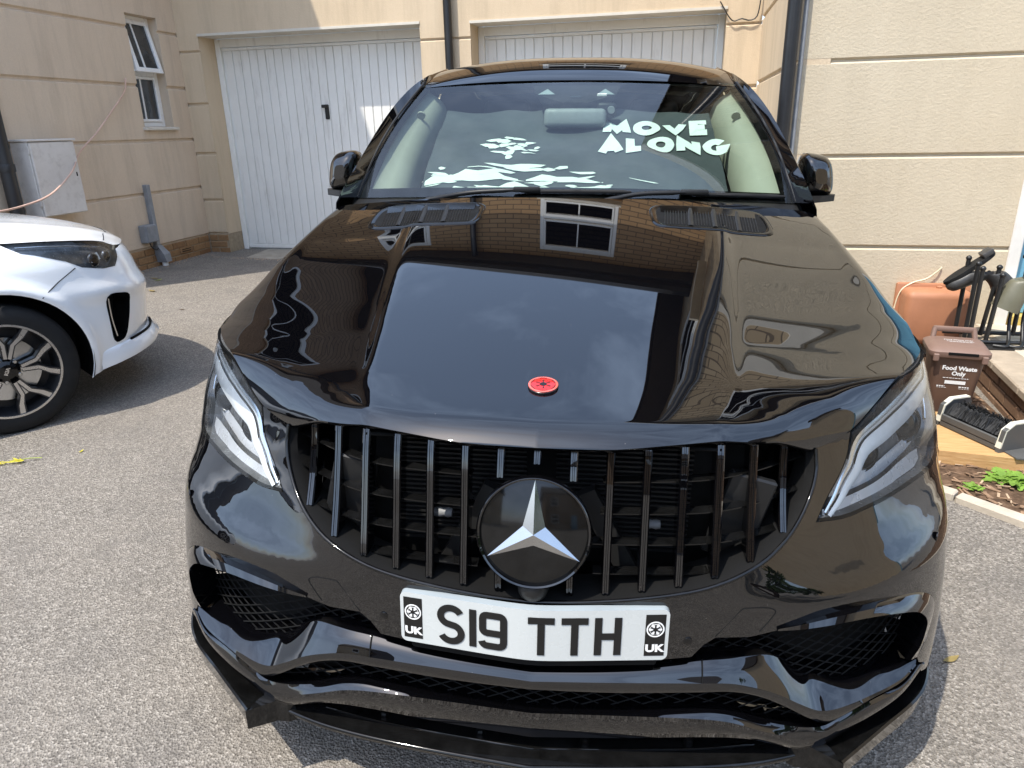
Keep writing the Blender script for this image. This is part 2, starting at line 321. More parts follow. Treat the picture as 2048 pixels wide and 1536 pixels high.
def skin(name, outline, fmap, step, mat, parent, holes=(), flip=False, thick=0., eps=1e-3):
    """Triangulated curved panel: 2D outline with holes, mapped onto a smooth surface."""
    outline = densify(outline, step); holes = [densify(h, step) for h in holes]
    vs = []; es = []
    for loop in [outline] + holes:
        k = len(vs); vs += [Vector(p) for p in loop]; es += [(k + i, k + (i + 1) % len(loop)) for i in range(len(loop))]
    x0 = min(p[0] for p in outline); x1 = max(p[0] for p in outline); y0 = min(p[1] for p in outline); y1 = max(p[1] for p in outline)
    nx = int((x1 - x0) / step) + 1; ny = int((y1 - y0) / step) + 1
    for i in range(nx + 1):
        for j in range(ny + 1):
            x = x0 + i * step; y = y0 + (j + .5 * (i % 2)) * step
            if inpoly(x, y, outline) and pdist(x, y, outline) > step * .45 and not any(inpoly(x, y, h) or pdist(x, y, h) < step * .45 for h in holes): vs.append(Vector((x, y)))
    V, E_, F, *_ = geometry.delaunay_2d_cdt(vs, es, [], 0, 1e-6)
    fs = []
    for f in F:
        cx = sum(V[i].x for i in f) / 3; cy = sum(V[i].y for i in f) / 3
        if inpoly(cx, cy, outline) and not any(inpoly(cx, cy, h) for h in holes): fs.append(tuple(f) if not flip else tuple(reversed(f)))
    pos = [Vector(fmap(v.x, v.y)) for v in V]; nr = []
    for v in V:
        a = Vector(fmap(v.x + eps, v.y)) - Vector(fmap(v.x - eps, v.y)); b = Vector(fmap(v.x, v.y + eps)) - Vector(fmap(v.x, v.y - eps))
        n = a.cross(b).normalized(); nr.append(-n if flip else n)
    return obj(name, pos, fs, mat, parent, normals=nr)
def mirror(o, parent, name=None):        # mirrored copy (x -> -x) with the same material
    me = o.data; vs = [(-v.co.x, v.co.y, v.co.z) for v in me.vertices]; fs = [tuple(reversed(p.vertices)) for p in me.polygons]
    n = None
    sm = len(me.polygons) and me.polygons[0].use_smooth
    if sm and me.has_custom_normals:
        nv = [None] * len(vs)
        for l, c in zip(me.loops, me.corner_normals): nv[l.vertex_index] = c.vector
        n = [(-a[0], a[1], a[2]) if a is not None else (0, 0, 1) for a in nv]
        if any(a.name == 'sharp_edge' for a in me.attributes): n = None
    c = obj(name or o.name.split('.')[0], vs, fs, me.materials[0], parent, normals=n, smooth=(40 if (sm and n is None) else None))
    for k in o.keys():
        if k in ('label', 'kind'): c[k] = o[k]
    for ch in list(o.children): mirror(ch, c)
    return c
def text(name, body, size, mat, fn, parent, xs=1., bold=0., depth=.0008, align='CENTER', shear=0., sp=1.):
    cu = bpy.data.curves.new(name, 'FONT'); cu.body = body; cu.size = size; cu.align_x = align; cu.align_y = 'CENTER'; cu.offset = bold; cu.extrude = depth; cu.resolution_u = 3; cu.shear = shear; cu.space_character = sp
    t = bpy.data.objects.new(name, cu); COL.objects.link(t); me = bpy.data.meshes.new_from_object(t); bpy.data.objects.remove(t); 
    vs = [fn(v.co.x * xs, v.co.y, v.co.z) for v in me.vertices]; fs = [tuple(p.vertices) for p in me.polygons]
    bpy.data.meshes.remove(me); return obj(name, vs, fs, mat, parent)
def stroke(pts, w, closed=False):        # flat ribbon polygon strip along a 2D polyline -> (verts2d, faces)
    P = [Vector(p) for p in pts]; P = [p for i, p in enumerate(P) if i == 0 or (p - P[i - 1]).length > 1e-5]; n = len(P); vs = []; fs = []
    for i in range(n):
        a = P[(i - 1) % n] if (closed or i > 0) else None; b = P[(i + 1) % n] if (closed or i < n - 1) else None
        d1 = (P[i] - a).normalized() if a is not None else None; d2 = (b - P[i]).normalized() if b is not None else None
        d1 = d1 or d2; d2 = d2 or d1; t = (d1 + d2).normalized(); nn = Vector((-t.y, t.x)); k = 1 / max(.5, nn.dot(Vector((-d1.y, d1.x))))
        vs += [P[i] + nn * w / 2 * k, P[i] - nn * w / 2 * k]
    m = n if closed else n - 1
    for i in range(m): a = 2 * i; b = 2 * ((i + 1) % n); fs.append((a, a + 1, b + 1, b))
    return vs, fs
def arc(cx, cy, rx, ry, a0, a1, n=12): return [(cx + rx * math.cos(R(a0 + (a1 - a0) * i / n)), cy + ry * math.sin(R(a0 + (a1 - a0) * i / n))) for i in range(n + 1)]
def plate_mesh(parts, fn, depth):       # parts: list of (verts2d, faces) -> solid raised print
    b = MB()
    for vs, fs in parts:
        n = len(vs); b.add([fn(v[0], v[1], depth) for v in vs] + [fn(v[0], v[1], 0) for v in vs], [tuple(f) for f in fs] + [(f[i], f[(i + 1) % len(f)], f[(i + 1) % len(f)] + n, f[i] + n) for f in fs for i in range(len(f))])
    return b
def ngon(cx, cy, r, n, a0=0.): return ([(cx + r * math.cos(R(a0) + 2 * math.pi * k / n), cy + r * math.sin(R(a0) + 2 * math.pi * k / n)) for k in range(n)], [tuple(range(n))])
def cog(cx, cy, r): return [stroke(arc(cx, cy, r * .92, r * .92, 0, 352, 40), r * .15, True), ngon(cx, cy, r * .76, 6, 0.)]     # ring and hexagon
def cogdark(cx, cy, r, c0=.27, s0=.055, s1=.11, e=.52):        # centre with six flared spokes
    out = [ngon(cx, cy, r * c0, 12)]
    for k in range(6):
        a = 60 * k + 30; c, s = math.cos(R(a)), math.sin(R(a)); nx, ny = -s, c
        q = lambda d, w: (cx + c * d * r + nx * w * r, cy + s * d * r + ny * w * r)
        out.append(([q(.2, s0), q(.2, -s0), q(e * .72, -s0), q(e, -s1), q(e, s1), q(e * .72, s0)], [(0, 1, 2, 3, 4, 5)]))
    return out


# ================================================================== the setting
TY = R(1.38); TZ = R(6.5)
CARM = Matrix.Rotation(TZ, 4, 'Z') @ Matrix.Rotation(TY, 4, 'Y')
def gz(x, y):
    s = x * math.cos(TZ) + y * math.sin(TZ); return -math.tan(TY) * max(-9., min(9., s))
def make_ground():
    xs = [-1500, -200, -40, -20, -9.05] + [-9 + i * .5 for i in range(37)] + [9.05, 20, 40, 200, 1500]
    vs = []; fs = []; n = len(xs)
    for y in xs:
        for x in xs: vs.append((x * math.cos(TZ) - y * math.sin(TZ), x * math.sin(TZ) + y * math.cos(TZ), -math.tan(TY) * max(-9, min(9, x))))
    for j in range(n - 1):
        for i in range(n - 1): fs.append((j * n + i, j * n + i + 1, (j + 1) * n + i + 1, (j + 1) * n + i))
    tag(obj('ground', vs, fs, 'asphalt'), kind='structure')
make_ground()
def rects(u0, u1, z0, z1, ops):           # wall rectangle minus openings
    out = []; cuts = sorted({u0, u1, *[min(max(o[i], u0), u1) for o in ops for i in (0, 1)]})
    for a, b in zip(cuts, cuts[1:]):
        if b - a < 1e-4: continue
        m = (a + b) / 2; zz = [(o[2], o[3]) for o in ops if o[0] < m < o[1] and o[3] > z0 and o[2] < z1]
        lo = z0
        for p, q in sorted(zz):
            if p > lo: out.append((a, b, lo, p))
            lo = max(lo, q)
        if lo < z1: out.append((a, b, lo, z1))
    # merge neighbours with the same height
    mg = []
    for r in out:
        for q in mg:
            if abs(q[1] - r[0]) < 1e-6 and q[2] == r[2] and q[3] == r[3]: q[1] = r[1]; break
        else: mg.append(list(r))
    return mg
def band_wall(parent, fn, u0, u1, edges, ops, mat, zlo, zhi, gap=.018, ch=.012, dep=.02, thick=.28):
    for (a, c, p, q) in rects(u0, u1, zlo, zhi, ops):
        b = MB(); b.add([fn(u, d, z) for d in (-thick, -dep) for u, z in ((a, p), (c, p), (c, q), (a, q))], [(0, 1, 2, 3), (7, 6, 5, 4), (0, 4, 5, 1), (1, 5, 6, 2), (2, 6, 7, 3), (3, 7, 4, 0)]); fixn(b.build('wall', mat, parent))
    for e0, e1 in zip(edges, edges[1:]):
        for (a, c, p, q) in rects(u0, u1, e0, e1, ops):
            lo = p + (gap / 2 if abs(p - e0) < 1e-6 else 0); hi = q - (gap / 2 if abs(q - e1) < 1e-6 else 0)
            c0 = ch if abs(p - e0) < 1e-6 else 0; c1 = ch if abs(q - e1) < 1e-6 else 0
            prof = [(-dep - .003, lo), (-dep - .003, hi)] + ([(-dep + .004, hi)] if c1 else []) + [(0, hi - c1), (0, lo + c0)] + ([(-dep + .004, lo)] if c0 else [])
            n = len(prof); b = MB(); b.add([fn(u, d, z) for u in (a, c) for d, z in prof], [tuple(range(n)), tuple(reversed(range(n, 2 * n)))] + [(i, (i + 1) % n, (i + 1) % n + n, i + n) for i in range(n)])
            fixn(b.build('render_band', mat, parent))
def brick_course(parent, fn, u0, u1, z0, rows, mat, bw=.215, bh=.065, j=.010, proud=.012):
    base = MB(); base.box(-bw / 2, bw / 2, -.05, 0, -bh / 2, bh / 2); protos = {}
    for r in range(rows):
        z = z0 + r * (bh + j) + bh / 2; u = u0 + (0 if r % 2 == 0 else -(bw + j) / 2)
        while u < u1 - .02:
            a = max(u, u0); c = min(u + bw, u1)
            if c - a > .03:
                d = proud + random.uniform(-.003, .003); w = (c - a)
                key = round(w, 3)
                bb = MB(); rr = random.uniform(-.004, .004)
                vs = []
                for dd in (-.05, d):
                    for su, sz in ((a, z - bh / 2), (c, z - bh / 2), (c, z + bh / 2), (a, z + bh / 2)): vs.append(fn(su + (random.uniform(-.0015, .0015)), dd, sz + random.uniform(-.0015, .0015)))
                # chamfered face ring
                fc = [fn(su, d + .004, sz) for su, sz in ((a + .005, z - bh / 2 + .005), (c - .005, z - bh / 2 + .005), (c - .005, z + bh / 2 - .005), (a + .005, z + bh / 2 - .005))]
                bb.add(vs + fc, [(0, 4, 5, 1), (1, 5, 6, 2), (2, 6, 7, 3), (3, 7, 4, 0), (4, 8, 9, 5), (5, 9, 10, 6), (6, 10, 11, 7), (7, 11, 8, 4), (8, 11, 10, 9)])
                fixn(bb.build('brick', mat, parent))
            u += bw + j
def slabbox(name, mat, parent, fn, u0, u1, d0, d1, z0, z1, c=0):
    b = MB()
    if c: b.bbox(u0, u1, d0, d1, z0, z1, c)
    else: b.box(u0, u1, d0, d1, z0, z1)
    b.v = [Vector(fn(*v)) for v in b.v]; return fixn(b.build(name, mat, parent))
def make_window(parent, fn, u0, u1, z0, z1, rec=.09, lights=((0., .5), (.5, 1.)), bars=1, fmat='upvc', open_top=False, sill=True):
    """framed window: frame > pane, glazing_bar, sill"""
    b = MB(); t = .05
    for a in (dict(u0=u0, u1=u0 + t, z0=z0, z1=z1), dict(u0=u1 - t, u1=u1, z0=z0, z1=z1), dict(u0=u0 + t, u1=u1 - t, z0=z0, z1=z0 + t), dict(u0=u0 + t, u1=u1 - t, z0=z1 - t, z1=z1)):
        b.bbox(a['u0'], a['u1'], -rec - .06, -rec, a['z0'], a['z1'], .006)
    H = z1 - z0
    for (p, q) in lights[1:]: b.bbox(u0 + t, u1 - t, -rec - .06, -rec - .002, z0 + p * H - t * .5, z0 + p * H + t * .5, .006)
    b.v = [Vector(fn(*v)) for v in b.v]; w = fixn(b.build('window', fmat, parent))
    for i, (p, q) in enumerate(lights):
        lo = z0 + p * H + (t if i == 0 else t * .5); hi = z0 + q * H - (t if i == len(lights) - 1 else t * .5); a, c = u0 + t, u1 - t
        op = .10 if (open_top and i == len(lights) - 1) else 0.
        def f2(u, d, z, lo=lo, hi=hi, op=op): return fn(u, d + op * (hi - z) / (hi - lo) if op else d, z)
        s = MB(); k = .028; o = .016 if op else 0
        for aa in ((a - o, a + k, lo - o, hi + o), (c - k, c + o, lo - o, hi + o), (a + k, c - k, lo - o, lo + k), (a + k, c - k, hi - k, hi + o)): s.bbox(aa[0], aa[1], -rec - .03, -rec + .012, aa[2], aa[3], .005)
        s.v = [Vector(f2(*v)) for v in s.v]; fixn(s.build('sash', fmat, w))
        g = MB(); g.box(a + k, c - k, -rec - .016, -rec - .010, lo + k, hi - k); g.v = [Vector(f2(*v)) for v in g.v]; fixn(g.build('pane', 'house_glass', w))
        for j in range(bars):
            uu = a + k + (c - a - 2 * k) * ((.34 if op or open_top else .5) if bars == 1 else (j + 1) / (bars + 1))
            g = MB(); g.box(uu - .009, uu + .009, -rec - .012, -rec - .001, lo + k, hi - k); g.v = [Vector(f2(*v)) for v in g.v]; fixn(g.build('glazing_bar', fmat, w))
    if sill: slabbox('sill', 'sill_stone', w, fn, u0 - .03, u1 + .03, -rec, .045, z0 - .035, z0 - .004, .006)
    return w
def gable_roof(parent, pts, name='roof', mat='roof_tile'):
    b = MB(); b.add(*pts); return fixn(b.build(name, mat, parent))

# ---- left house (wall faces +x)
LX = -5.15; LY0, LY1 = 3.67, 6.47
def make_left_house():
    h = empty('house', (LX, LY0, gz(LX, LY0)), 'beige rendered house with narrow open window behind the white car', 'house')
    h.matrix_world = Matrix.Identity(4)
    fn = lambda u, d, z: (LX + d, u, z)
    win = (5.71, 6.17, 1.505, 2.56)
    ed = [.307, .849, 1.366, 1.897, 2.43, 2.965, 3.5]
    band_wall(h, fn, LY0, LY1, ed, [win], 'render_left', .30, 3.5)
    make_window(h, fn, win[0], win[1], win[2], win[3], .10, ((0., .49), (.49, 1.)), 1, open_top=True)
    # plinth: mortar core and bricks
    pl = slabbox('plinth', 'mortar', h, fn, LY0, LY1 - .02, -.25, -.004, -.1, .305)
    z0 = .012
    brick_course(pl, fn, LY0, LY1 - .02, z0, 4, 'brick_orange', proud=.002)
    v = MB(); v.bbox(5.90, 6.10, -.01, .018, .176, .238, .004); v.v = [Vector(fn(*q)) for q in v.v]; vb = fixn(v.build('air_vent', 'brick_orange', pl))
    for k in range(2): slabbox('vent_slot', 'matt', vb, fn, 5.925, 6.075, .012, .0205, .190 + .022 * k, .198 + .022 * k)
    # near end wall (faces -y), upper storey, eaves and roof
    f3 = lambda u, d, z: (u, LY0 - d, z)
    slabbox('end_wall', 'render_left', h, f3, -11.5, LX - .285, -.2, .004, -.1, 3.5)
    slabbox('corner_block', 'render_left', h, fn, LY1 - .001, LY1 + .5, -.6, -.021, -.1, 3.5); slabbox('upper_wall', 'upper_brick_dark', h, fn, LY0, 9.5, -6.3, -.012, 3.505, 6.55)
    slabbox('string_course', 'sill_stone', h, fn, LY0 - .02, LY1, -.03, .02, 3.47, 3.56, .008)
    for u in (4.0, 5.35): make_window(h, lambda u_, d, z: (LX - .012 + d + .06, u_, z), u, u + .85, 4.75, 5.85, .05, ((0., 1.),), 1)
    slabbox('soffit', 'soffit', h, fn, LY0 - .35, 9.5, -.1, .32, 6.552, 6.60)
    slabbox('gutter', 'gutter', h, fn, LY0 - .35, 6.0, .32, .42, 6.58, 6.68, .02)
    b = MB(); b.add([(LX + .34, LY0 - .35, 6.6), (LX + .34, 9.5, 6.6), (LX - 3.2, 9.5, 8.9), (LX - 3.2, LY0 - .35, 8.9), (LX - 6.6, LY0 - .35, 6.6), (LX - 6.6, 9.5, 6.6)], [(0, 1, 2, 3), (3, 2, 5, 4), (0, 3, 4), (1, 5, 2), (0, 4, 5, 1)])
    fixn(b.build('roof', 'roof_tile', h))
make_left_house()

# ---- garage block (faces -y)
GY = 6.47
def make_garage():
    h = empty('garage_block', (-2, GY, 0), 'beige garage block with two white up-and-over doors behind the black car', 'building')
    h.location = (0, 0, 0)
    fn = lambda u, d, z: (u, GY - d, z)
    o1 = (-4.90, -2.39, -.2, 2.42); o2 = (-1.865, .568, -.2, 2.40)
    ed = [.318, .698, 1.21, 1.73, 2.264, 2.80, 3.34]
    slabbox('corner_block', 'render_garage', h, fn, LX - .4, LX + .02, -.34, -.0215, -.1, 3.34); band_wall(h, fn, LX, .88, [.318, .698, 1.21, 1.73, 2.264], [o1, o2], 'render_garage', .315, 2.264, thick=.34)
    band_wall(h, fn, LX, .88, [2.264, 2.80, 3.34], [o1, o2], 'render_garage', 2.264, 3.34, gap=.012, ch=.006, dep=.012, thick=.34)
    pl = empty('plinth', (0, 0, 0)); pl.parent = h
    for a, c in ((LX, -4.90), (-2.39, -1.865), (.568, .88)):
        p = slabbox('plinth_core', 'mortar', h, fn, a + .003, c - .003, -.33, -.006, -.15, .314)
        brick_course(p, fn, a + .004, c - .004, .012, 4, 'brick_orange', proud=-.002)
    bpy.data.objects.remove(pl)
    for (a, c, zt, sgn) in ((-4.90, -2.39, 2.42, 0), (-1.865, .568, 2.40, 1)):
        zb = gz((a + c) / 2, GY) + .01
        # steel lintel edge, frame, threshold
        slabbox('lintel', 'sill_stone', h, fn, a - .004, c + .004, -.30, .010, zt - .012, zt + .012)
        b = MB(); fy0, fy1 = -.36, -.285
        b.bbox(a, a + .062, fy0, fy1, zb, zt - .014, .005); b.bbox(c - .062, c, fy0, fy1, zb, zt - .014, .005); b.bbox(a + .062, c - .062, fy0, fy1, zt - .10, zt - .014, .005)
        b.v = [Vector(fn(*v)) for v in b.v]; fixn(b.build('door_frame', 'garage_white', h))
        d = slabbox('garage_door', 'garage_white', h, fn, a + .064, c - .064, -.36, -.322, zb + .03, zt - .104)
        n = 23; w = (c - a - .128 - .05) / n; u = a + .064 + .025
        for k in range(n): slabbox('panel', 'garage_white', d, fn, u + k * w + .0035, u + (k + 1) * w - .0035, -.323, -.309, zb + .075, zt - .135, .004)
        slabbox('bottom_rail', 'garage_white', d, fn, a + .066, c - .066, -.323, -.300, zb + .032, zb + .072, .004)
        slabbox('top_rail', 'garage_white', d, fn, a + .066, c - .066, -.323, -.304, zt - .132, zt - .106, .004)
        hx = (a + c) / 2 + (0.01 if sgn == 0 else 0.)
        hd = slabbox('handle', 'iron_black', d, fn, hx - .02, hx + .03, -.311, -.290, 1.545, 1.70, .008)
        slabbox('lever', 'iron_black', hd, fn, hx - .045, hx + .025, -.290, -.262, 1.665, 1.698, .008)
        slabbox('threshold', 'concrete', h, fn, a + .002, c - .002, -.36, .28, -.12, zb + .012, .012)
    slabbox('upper_wall', 'upper_brick', h, fn, LX + .02, 8., -5.5, -.02, 3.345, 4.98)
    for u, w in ((-1.18, 1.0), (-3.65, .95), (2.2, 1.1)): make_window(h, lambda u_, d, z: (u_, GY + .02 - d - .06, z), u, u + w, 4.15, 4.88, .05, ((0., .38), (.38, 1.)), 1)
    slabbox('soffit', 'soffit', h, fn, LX + .03, 8., -.2, .14, 4.982, 5.03); slabbox('gutter', 'gutter', h, fn, LX + .4, 8., .14, .25, 5.0, 5.10, .03)
    b = MB(); b.add([(LX + .03, GY - .16, 5.035), (8, GY - .16, 5.035), (8, GY + 2.8, 6.6), (LX + .03, GY + 2.8, 6.6), (LX + .03, GY + 5.6, 5.04), (8, GY + 5.6, 5.04)], [(0, 1, 2, 3), (3, 2, 5, 4), (0, 3, 4), (1, 5, 2)])
    fixn(b.build('roof', 'roof_tile', h))
make_garage()

# ---- right house wing (front faces -y, side faces -x)
RY = 3.95; RX = .88
def make_right_house():
    h = empty('house', (0, 0, 0), 'cream rendered house wing with blue door behind the boot rack', 'house')
    fn = lambda u, d, z: (u, RY - d, z)
    ed = [-.15, .10, .645, 1.205, 1.755, 2.30, 2.85, 3.4]
    door = (2.245, 3.25, -.2, 2.15)
    band_wall(h, fn, RX + .021, 5.2, ed, [door], 'render_right', -.15, 3.4, gap=.014, ch=.010, dep=.016)
    fs = lambda u, d, z: (RX - d, u, z)
    band_wall(h, fs, RY + .001, GY - .001, ed, [], 'render_garage', -.15, 3.4, gap=.018, ch=.011, dep=.018, thick=.2)
    # door frame and blue door
    b = MB()
    for a in ((2.245, 2.315, -.2, 2.15), (3.18, 3.25, -.2, 2.15), (2.315, 3.18, 2.08, 2.15)): b.bbox(a[0], a[1], -.12, .012, a[2], a[3], .006)
    b.v = [Vector(fn(*v)) for v in b.v]; fixn(b.build('door_frame', 'frame_white', h))
    d = slabbox('door', 'door_blue', h, fn, 2.318, 3.177, -.11, -.055, .23, 2.077, .004)
    for k in range(4):
        slabbox('door_panel', 'door_blue', d, fn, 2.40 + (k % 2) * .36, 2.71 + (k % 2) * .36, -.057, -.043, .38 + (k // 2) * .85, 1.08 + (k // 2) * .85, .006)
    slabbox('door_step', 'door_yellow', h, fn, 2.318, 3.177, -.11, .02, .165, .226, .004)
    slabbox('upper_wall', 'upper_brick_pale', h, fn, RX + .015, 8., -8.0, -.015, 3.405, 5.55)
    slabbox('string_course', 'sill_stone', h, fn, RX - .02, 5.2, -.03, .02, 3.37, 3.46, .008)
    make_window(h, lambda u_, d, z: (u_, RY + .015 - d - .06, z), 2.0, 3.2, 4.2, 5.3, .05, ((0., .5), (.5, 1.)), 2)
    make_window(h, lambda u_, d, z: (RX + .015 - d - .06, u_, z), 4.7, 5.6, 4.2, 5.2, .05, ((0., 1.),), 1)
    slabbox('soffit', 'soffit', h, fn, RX - .32, 8., -8., .30, 5.552, 5.60)
    xm = 3.6
    b = MB(); b.add([(RX - .05 + .07, RY + .017, 5.6), (2 * xm - RX, RY + .017, 5.6), (xm, RY + .017, 7.9), (RX + .02, RY + .3, 5.6), (2 * xm - RX, RY + .3, 5.6), (xm, RY + .3, 7.9)], [(0, 1, 2), (5, 4, 3), (0, 2, 5, 3), (1, 4, 5, 2), (0, 3, 4, 1)])
    fixn(b.build('gable', 'upper_brick_pale', h))
    b = MB()
    for s in (1,):
        e0 = (RX - .36, 5.58); e1 = (xm, 8.02); e2 = (2 * xm - RX + .36, 5.58)
        for p, q in ((e0, e1), (e1, e2)):
            b.add([(p[0], RY - .3, p[1]), (q[0], RY - .3, q[1]), (q[0], RY + 8, q[1]), (p[0], RY + 8, p[1]), (p[0], RY - .3, p[1] + .12), (q[0], RY - .3, q[1] + .12), (q[0], RY + 8, q[1] + .12), (p[0], RY + 8, p[1] + .12)], [(0, 3, 2, 1), (4, 5, 6, 7), (0, 1, 5, 4), (1, 2, 6, 5), (2, 3, 7, 6), (3, 0, 4, 7)])
    fixn(b.build('roof', 'roof_tile', h))
    b = MB()
    for p, q in ((e0, e1), (e1, e2)): b.add([(p[0], RY - .325, p[1] - .06), (q[0], RY - .325, q[1] - .06), (q[0], RY - .302, q[1] - .06), (p[0], RY - .302, p[1] - .06), (p[0], RY - .325, p[1] + .14), (q[0], RY - .325, q[1] + .14), (q[0], RY - .302, q[1] + .14), (p[0], RY - .302, p[1] + .14)], [(0, 3, 2, 1), (4, 5, 6, 7), (0, 1, 5, 4), (1, 2, 6, 5), (2, 3, 7, 6), (3, 0, 4, 7)])
    fixn(b.build('bargeboard', 'upvc', h))
make_right_house()

# ---- houses behind the photographer (seen mirrored in the paintwork)
def make_back_house(x0, x1, y, ztop, mat, label, wins):
    h = empty('house', (0, 0, 0), label, 'house', 'houses across the court, mirrored in the black paint')
    fn = lambda u, d, z: (u, y + d, z)
    slabbox('wall', mat, h, fn, x0, x1, -5., 0, -.5, ztop)
    for (u, w, z, hh) in wins: make_window(h, lambda a, d, zz: (a, y + .04 + d, zz), u, u + w, z, z + hh, .03, ((0., .5), (.5, 1.)), 1)
    slabbox('door', 'door_blue', h, fn, (x0 + x1) / 2 - .45, (x0 + x1) / 2 + .45, 0.002, .05, -.3, 1.95)
    b = MB(); b.add([(x0 - .3, y + .3, ztop), (x1 + .3, y + .3, ztop), (x1 + .3, y - 2.5, ztop + 2), (x0 - .3, y - 2.5, ztop + 2), (x0 - .3, y - 5.3, ztop), (x1 + .3, y - 5.3, ztop)], [(0, 1, 2, 3), (3, 2, 5, 4), (0, 3, 4), (1, 5, 2), (0, 4, 5, 1)])
    fixn(b.build('roof', 'roof_tile', h))
make_back_house(-11.5, -4.6, -11., 5.2, 'render_garage', 'pale rendered house mirrored in the left headlight side of the bonnet', [(-10.8, 1.1, .9, 1.2), (-6.6, 1.1, .9, 1.2), (-10.8, 1.1, 3.4, 1.2), (-6.6, 1.1, 3.4, 1.2)])
make_back_house(2.2, 10.5, -13., 5.2, 'upper_brick_dark', 'dark brick house mirrored in the right front wing of the black car', [(3., 1.1, .9, 1.2), (8.4, 1.1, .9, 1.2), (3., 1.1, 3.4, 1.2), (8.4, 1.1, 3.4, 1.2)])
make_back_house(9., 9.4, 1., 5.0, 'render_garage', 'pale rendered end house mirrored in the right side of the bonnet', [])

# ================================================================== the black car (local frame: x right, y to the rear, z up)
CAR = empty('car', (0, 0, 0), 'glossy black coupe SUV with vertical slat grille and number plate S19 TTH', 'car')
CAR.matrix_world = CARM
ZK = [0.05, .15, .25, .35, .45, .55, .65, .75, .85, .92, .96, 1.0]
fY0 = hermite(ZK, [.03, .03, .03, .025, .02, .015, .02, .035, .06, .10, .14, .2])
fW = hermite(ZK, [.96, .97, .978, .983, .985, .982, .976, .963, .93, .905, .885, .86])
fN = hermite(ZK, [2.9, 2.9, 2.85, 2.75, 2.6, 2.45, 2.35, 2.25, 2.1, 2., 2., 2.])
YC = .78
fT = hermite([.0, .57, .60, .64, .68, .72, .76, .82, .87, .91, .95, 1.2], [0, 0, .006, .028, .046, .056, .06, .056, .042, .024, 0, 0])
def sh(phi, z, d=0.):                       # point of the front shell at plan angle phi
    pd = abs(math.degrees(phi)); t = min(1, max(0, (pd - 22) / 24)); t2 = min(1, max(0, (88 - pd) / 26)); d = d - fT(z) * t * t * (3 - 2 * t) * t2 * t2 * (3 - 2 * t2)
    a = fW(z) + d; b = YC - fY0(z) + d; n = fN(z); s, c = abs(math.sin(phi)), abs(math.cos(phi))
    r = ((s / a) ** n + (c / b) ** n) ** (-1 / n); return Vector((r * math.sin(phi), YC - r * math.cos(phi), z))
KP = .9                                     # domain scale: s = phi * KP
def sz(p): return (math.atan2(p[0], YC - p[1]) * KP, p[2])
def fsh(d=0.): return lambda s, z: sh(s / KP, z, d)
def on(p, d=0.):                            # drop a traced point on the shell (+ offset)
    s, z = sz(p); return sh(s / KP, z, d)
def yx(x, z, d=0.):                         # shell y for a given x and z
    lo, hi = 0., math.pi / 2
    for _ in range(40):
        m = (lo + hi) / 2
        if sh(m, z, d).x < abs(x): lo = m
        else: hi = m
    return sh(lo, z, d).y
HL = [(0.874, 0.636, 0.928), (0.752, 0.432, 0.930), (0.677, 0.347, 0.893), (0.614, 0.284, 0.855), (0.607, 0.269, 0.818), (0.585, 0.236, 0.776), (0.557, 0.202, 0.738), (0.536, 0.174, 0.708), (0.595, 0.206, 0.701), (0.661, 0.251, 0.705), (0.761, 0.34, 0.707), (0.874, 0.476, 0.697), (0.949, 0.588, 0.697), (0.951, 0.597, 0.744), (0.95, 0.632, 0.797), (0.934, 0.650, 0.852), (0.914, 0.664, 0.892)]
GRL = [(0., 0.017, 0.596), (0.106, 0.019, 0.603), (0.228, 0.028, 0.617), (0.31, 0.04, 0.631), (0.388, 0.066, 0.655), (0.438, 0.097, 0.677), (0.487, 0.142, 0.711), (0.521, 0.187, 0.756), (0.535, 0.215, 0.802), (0.534, 0.226, 0.838)]
BT = [(0.461, 0.066, 0.534), (0.506, 0.08, 0.543), (0.568, 0.104, 0.552), (0.654, 0.146, 0.551), (0.733, 0.196, 0.539), (0.795, 0.245, 0.516), (0.842, 0.287, 0.478), (0.859, 0.301, 0.444), (0.851, 0.285, 0.411), (0.833, 0.261, 0.381), (0.812, 0.235, 0.359)]
BB = [(0.461, 0.064, 0.533), (0.503, 0.066, 0.538), (0.56, 0.076, 0.545), (0.644, 0.113, 0.541), (0.72, 0.156, 0.525), (0.768, 0.188, 0.507), (0.794, 0.206, 0.484), (0.802, 0.209, 0.468), (0.80, 0.205, 0.445), (0.794, 0.200, 0.415), (0.785, 0.205, 0.375)]
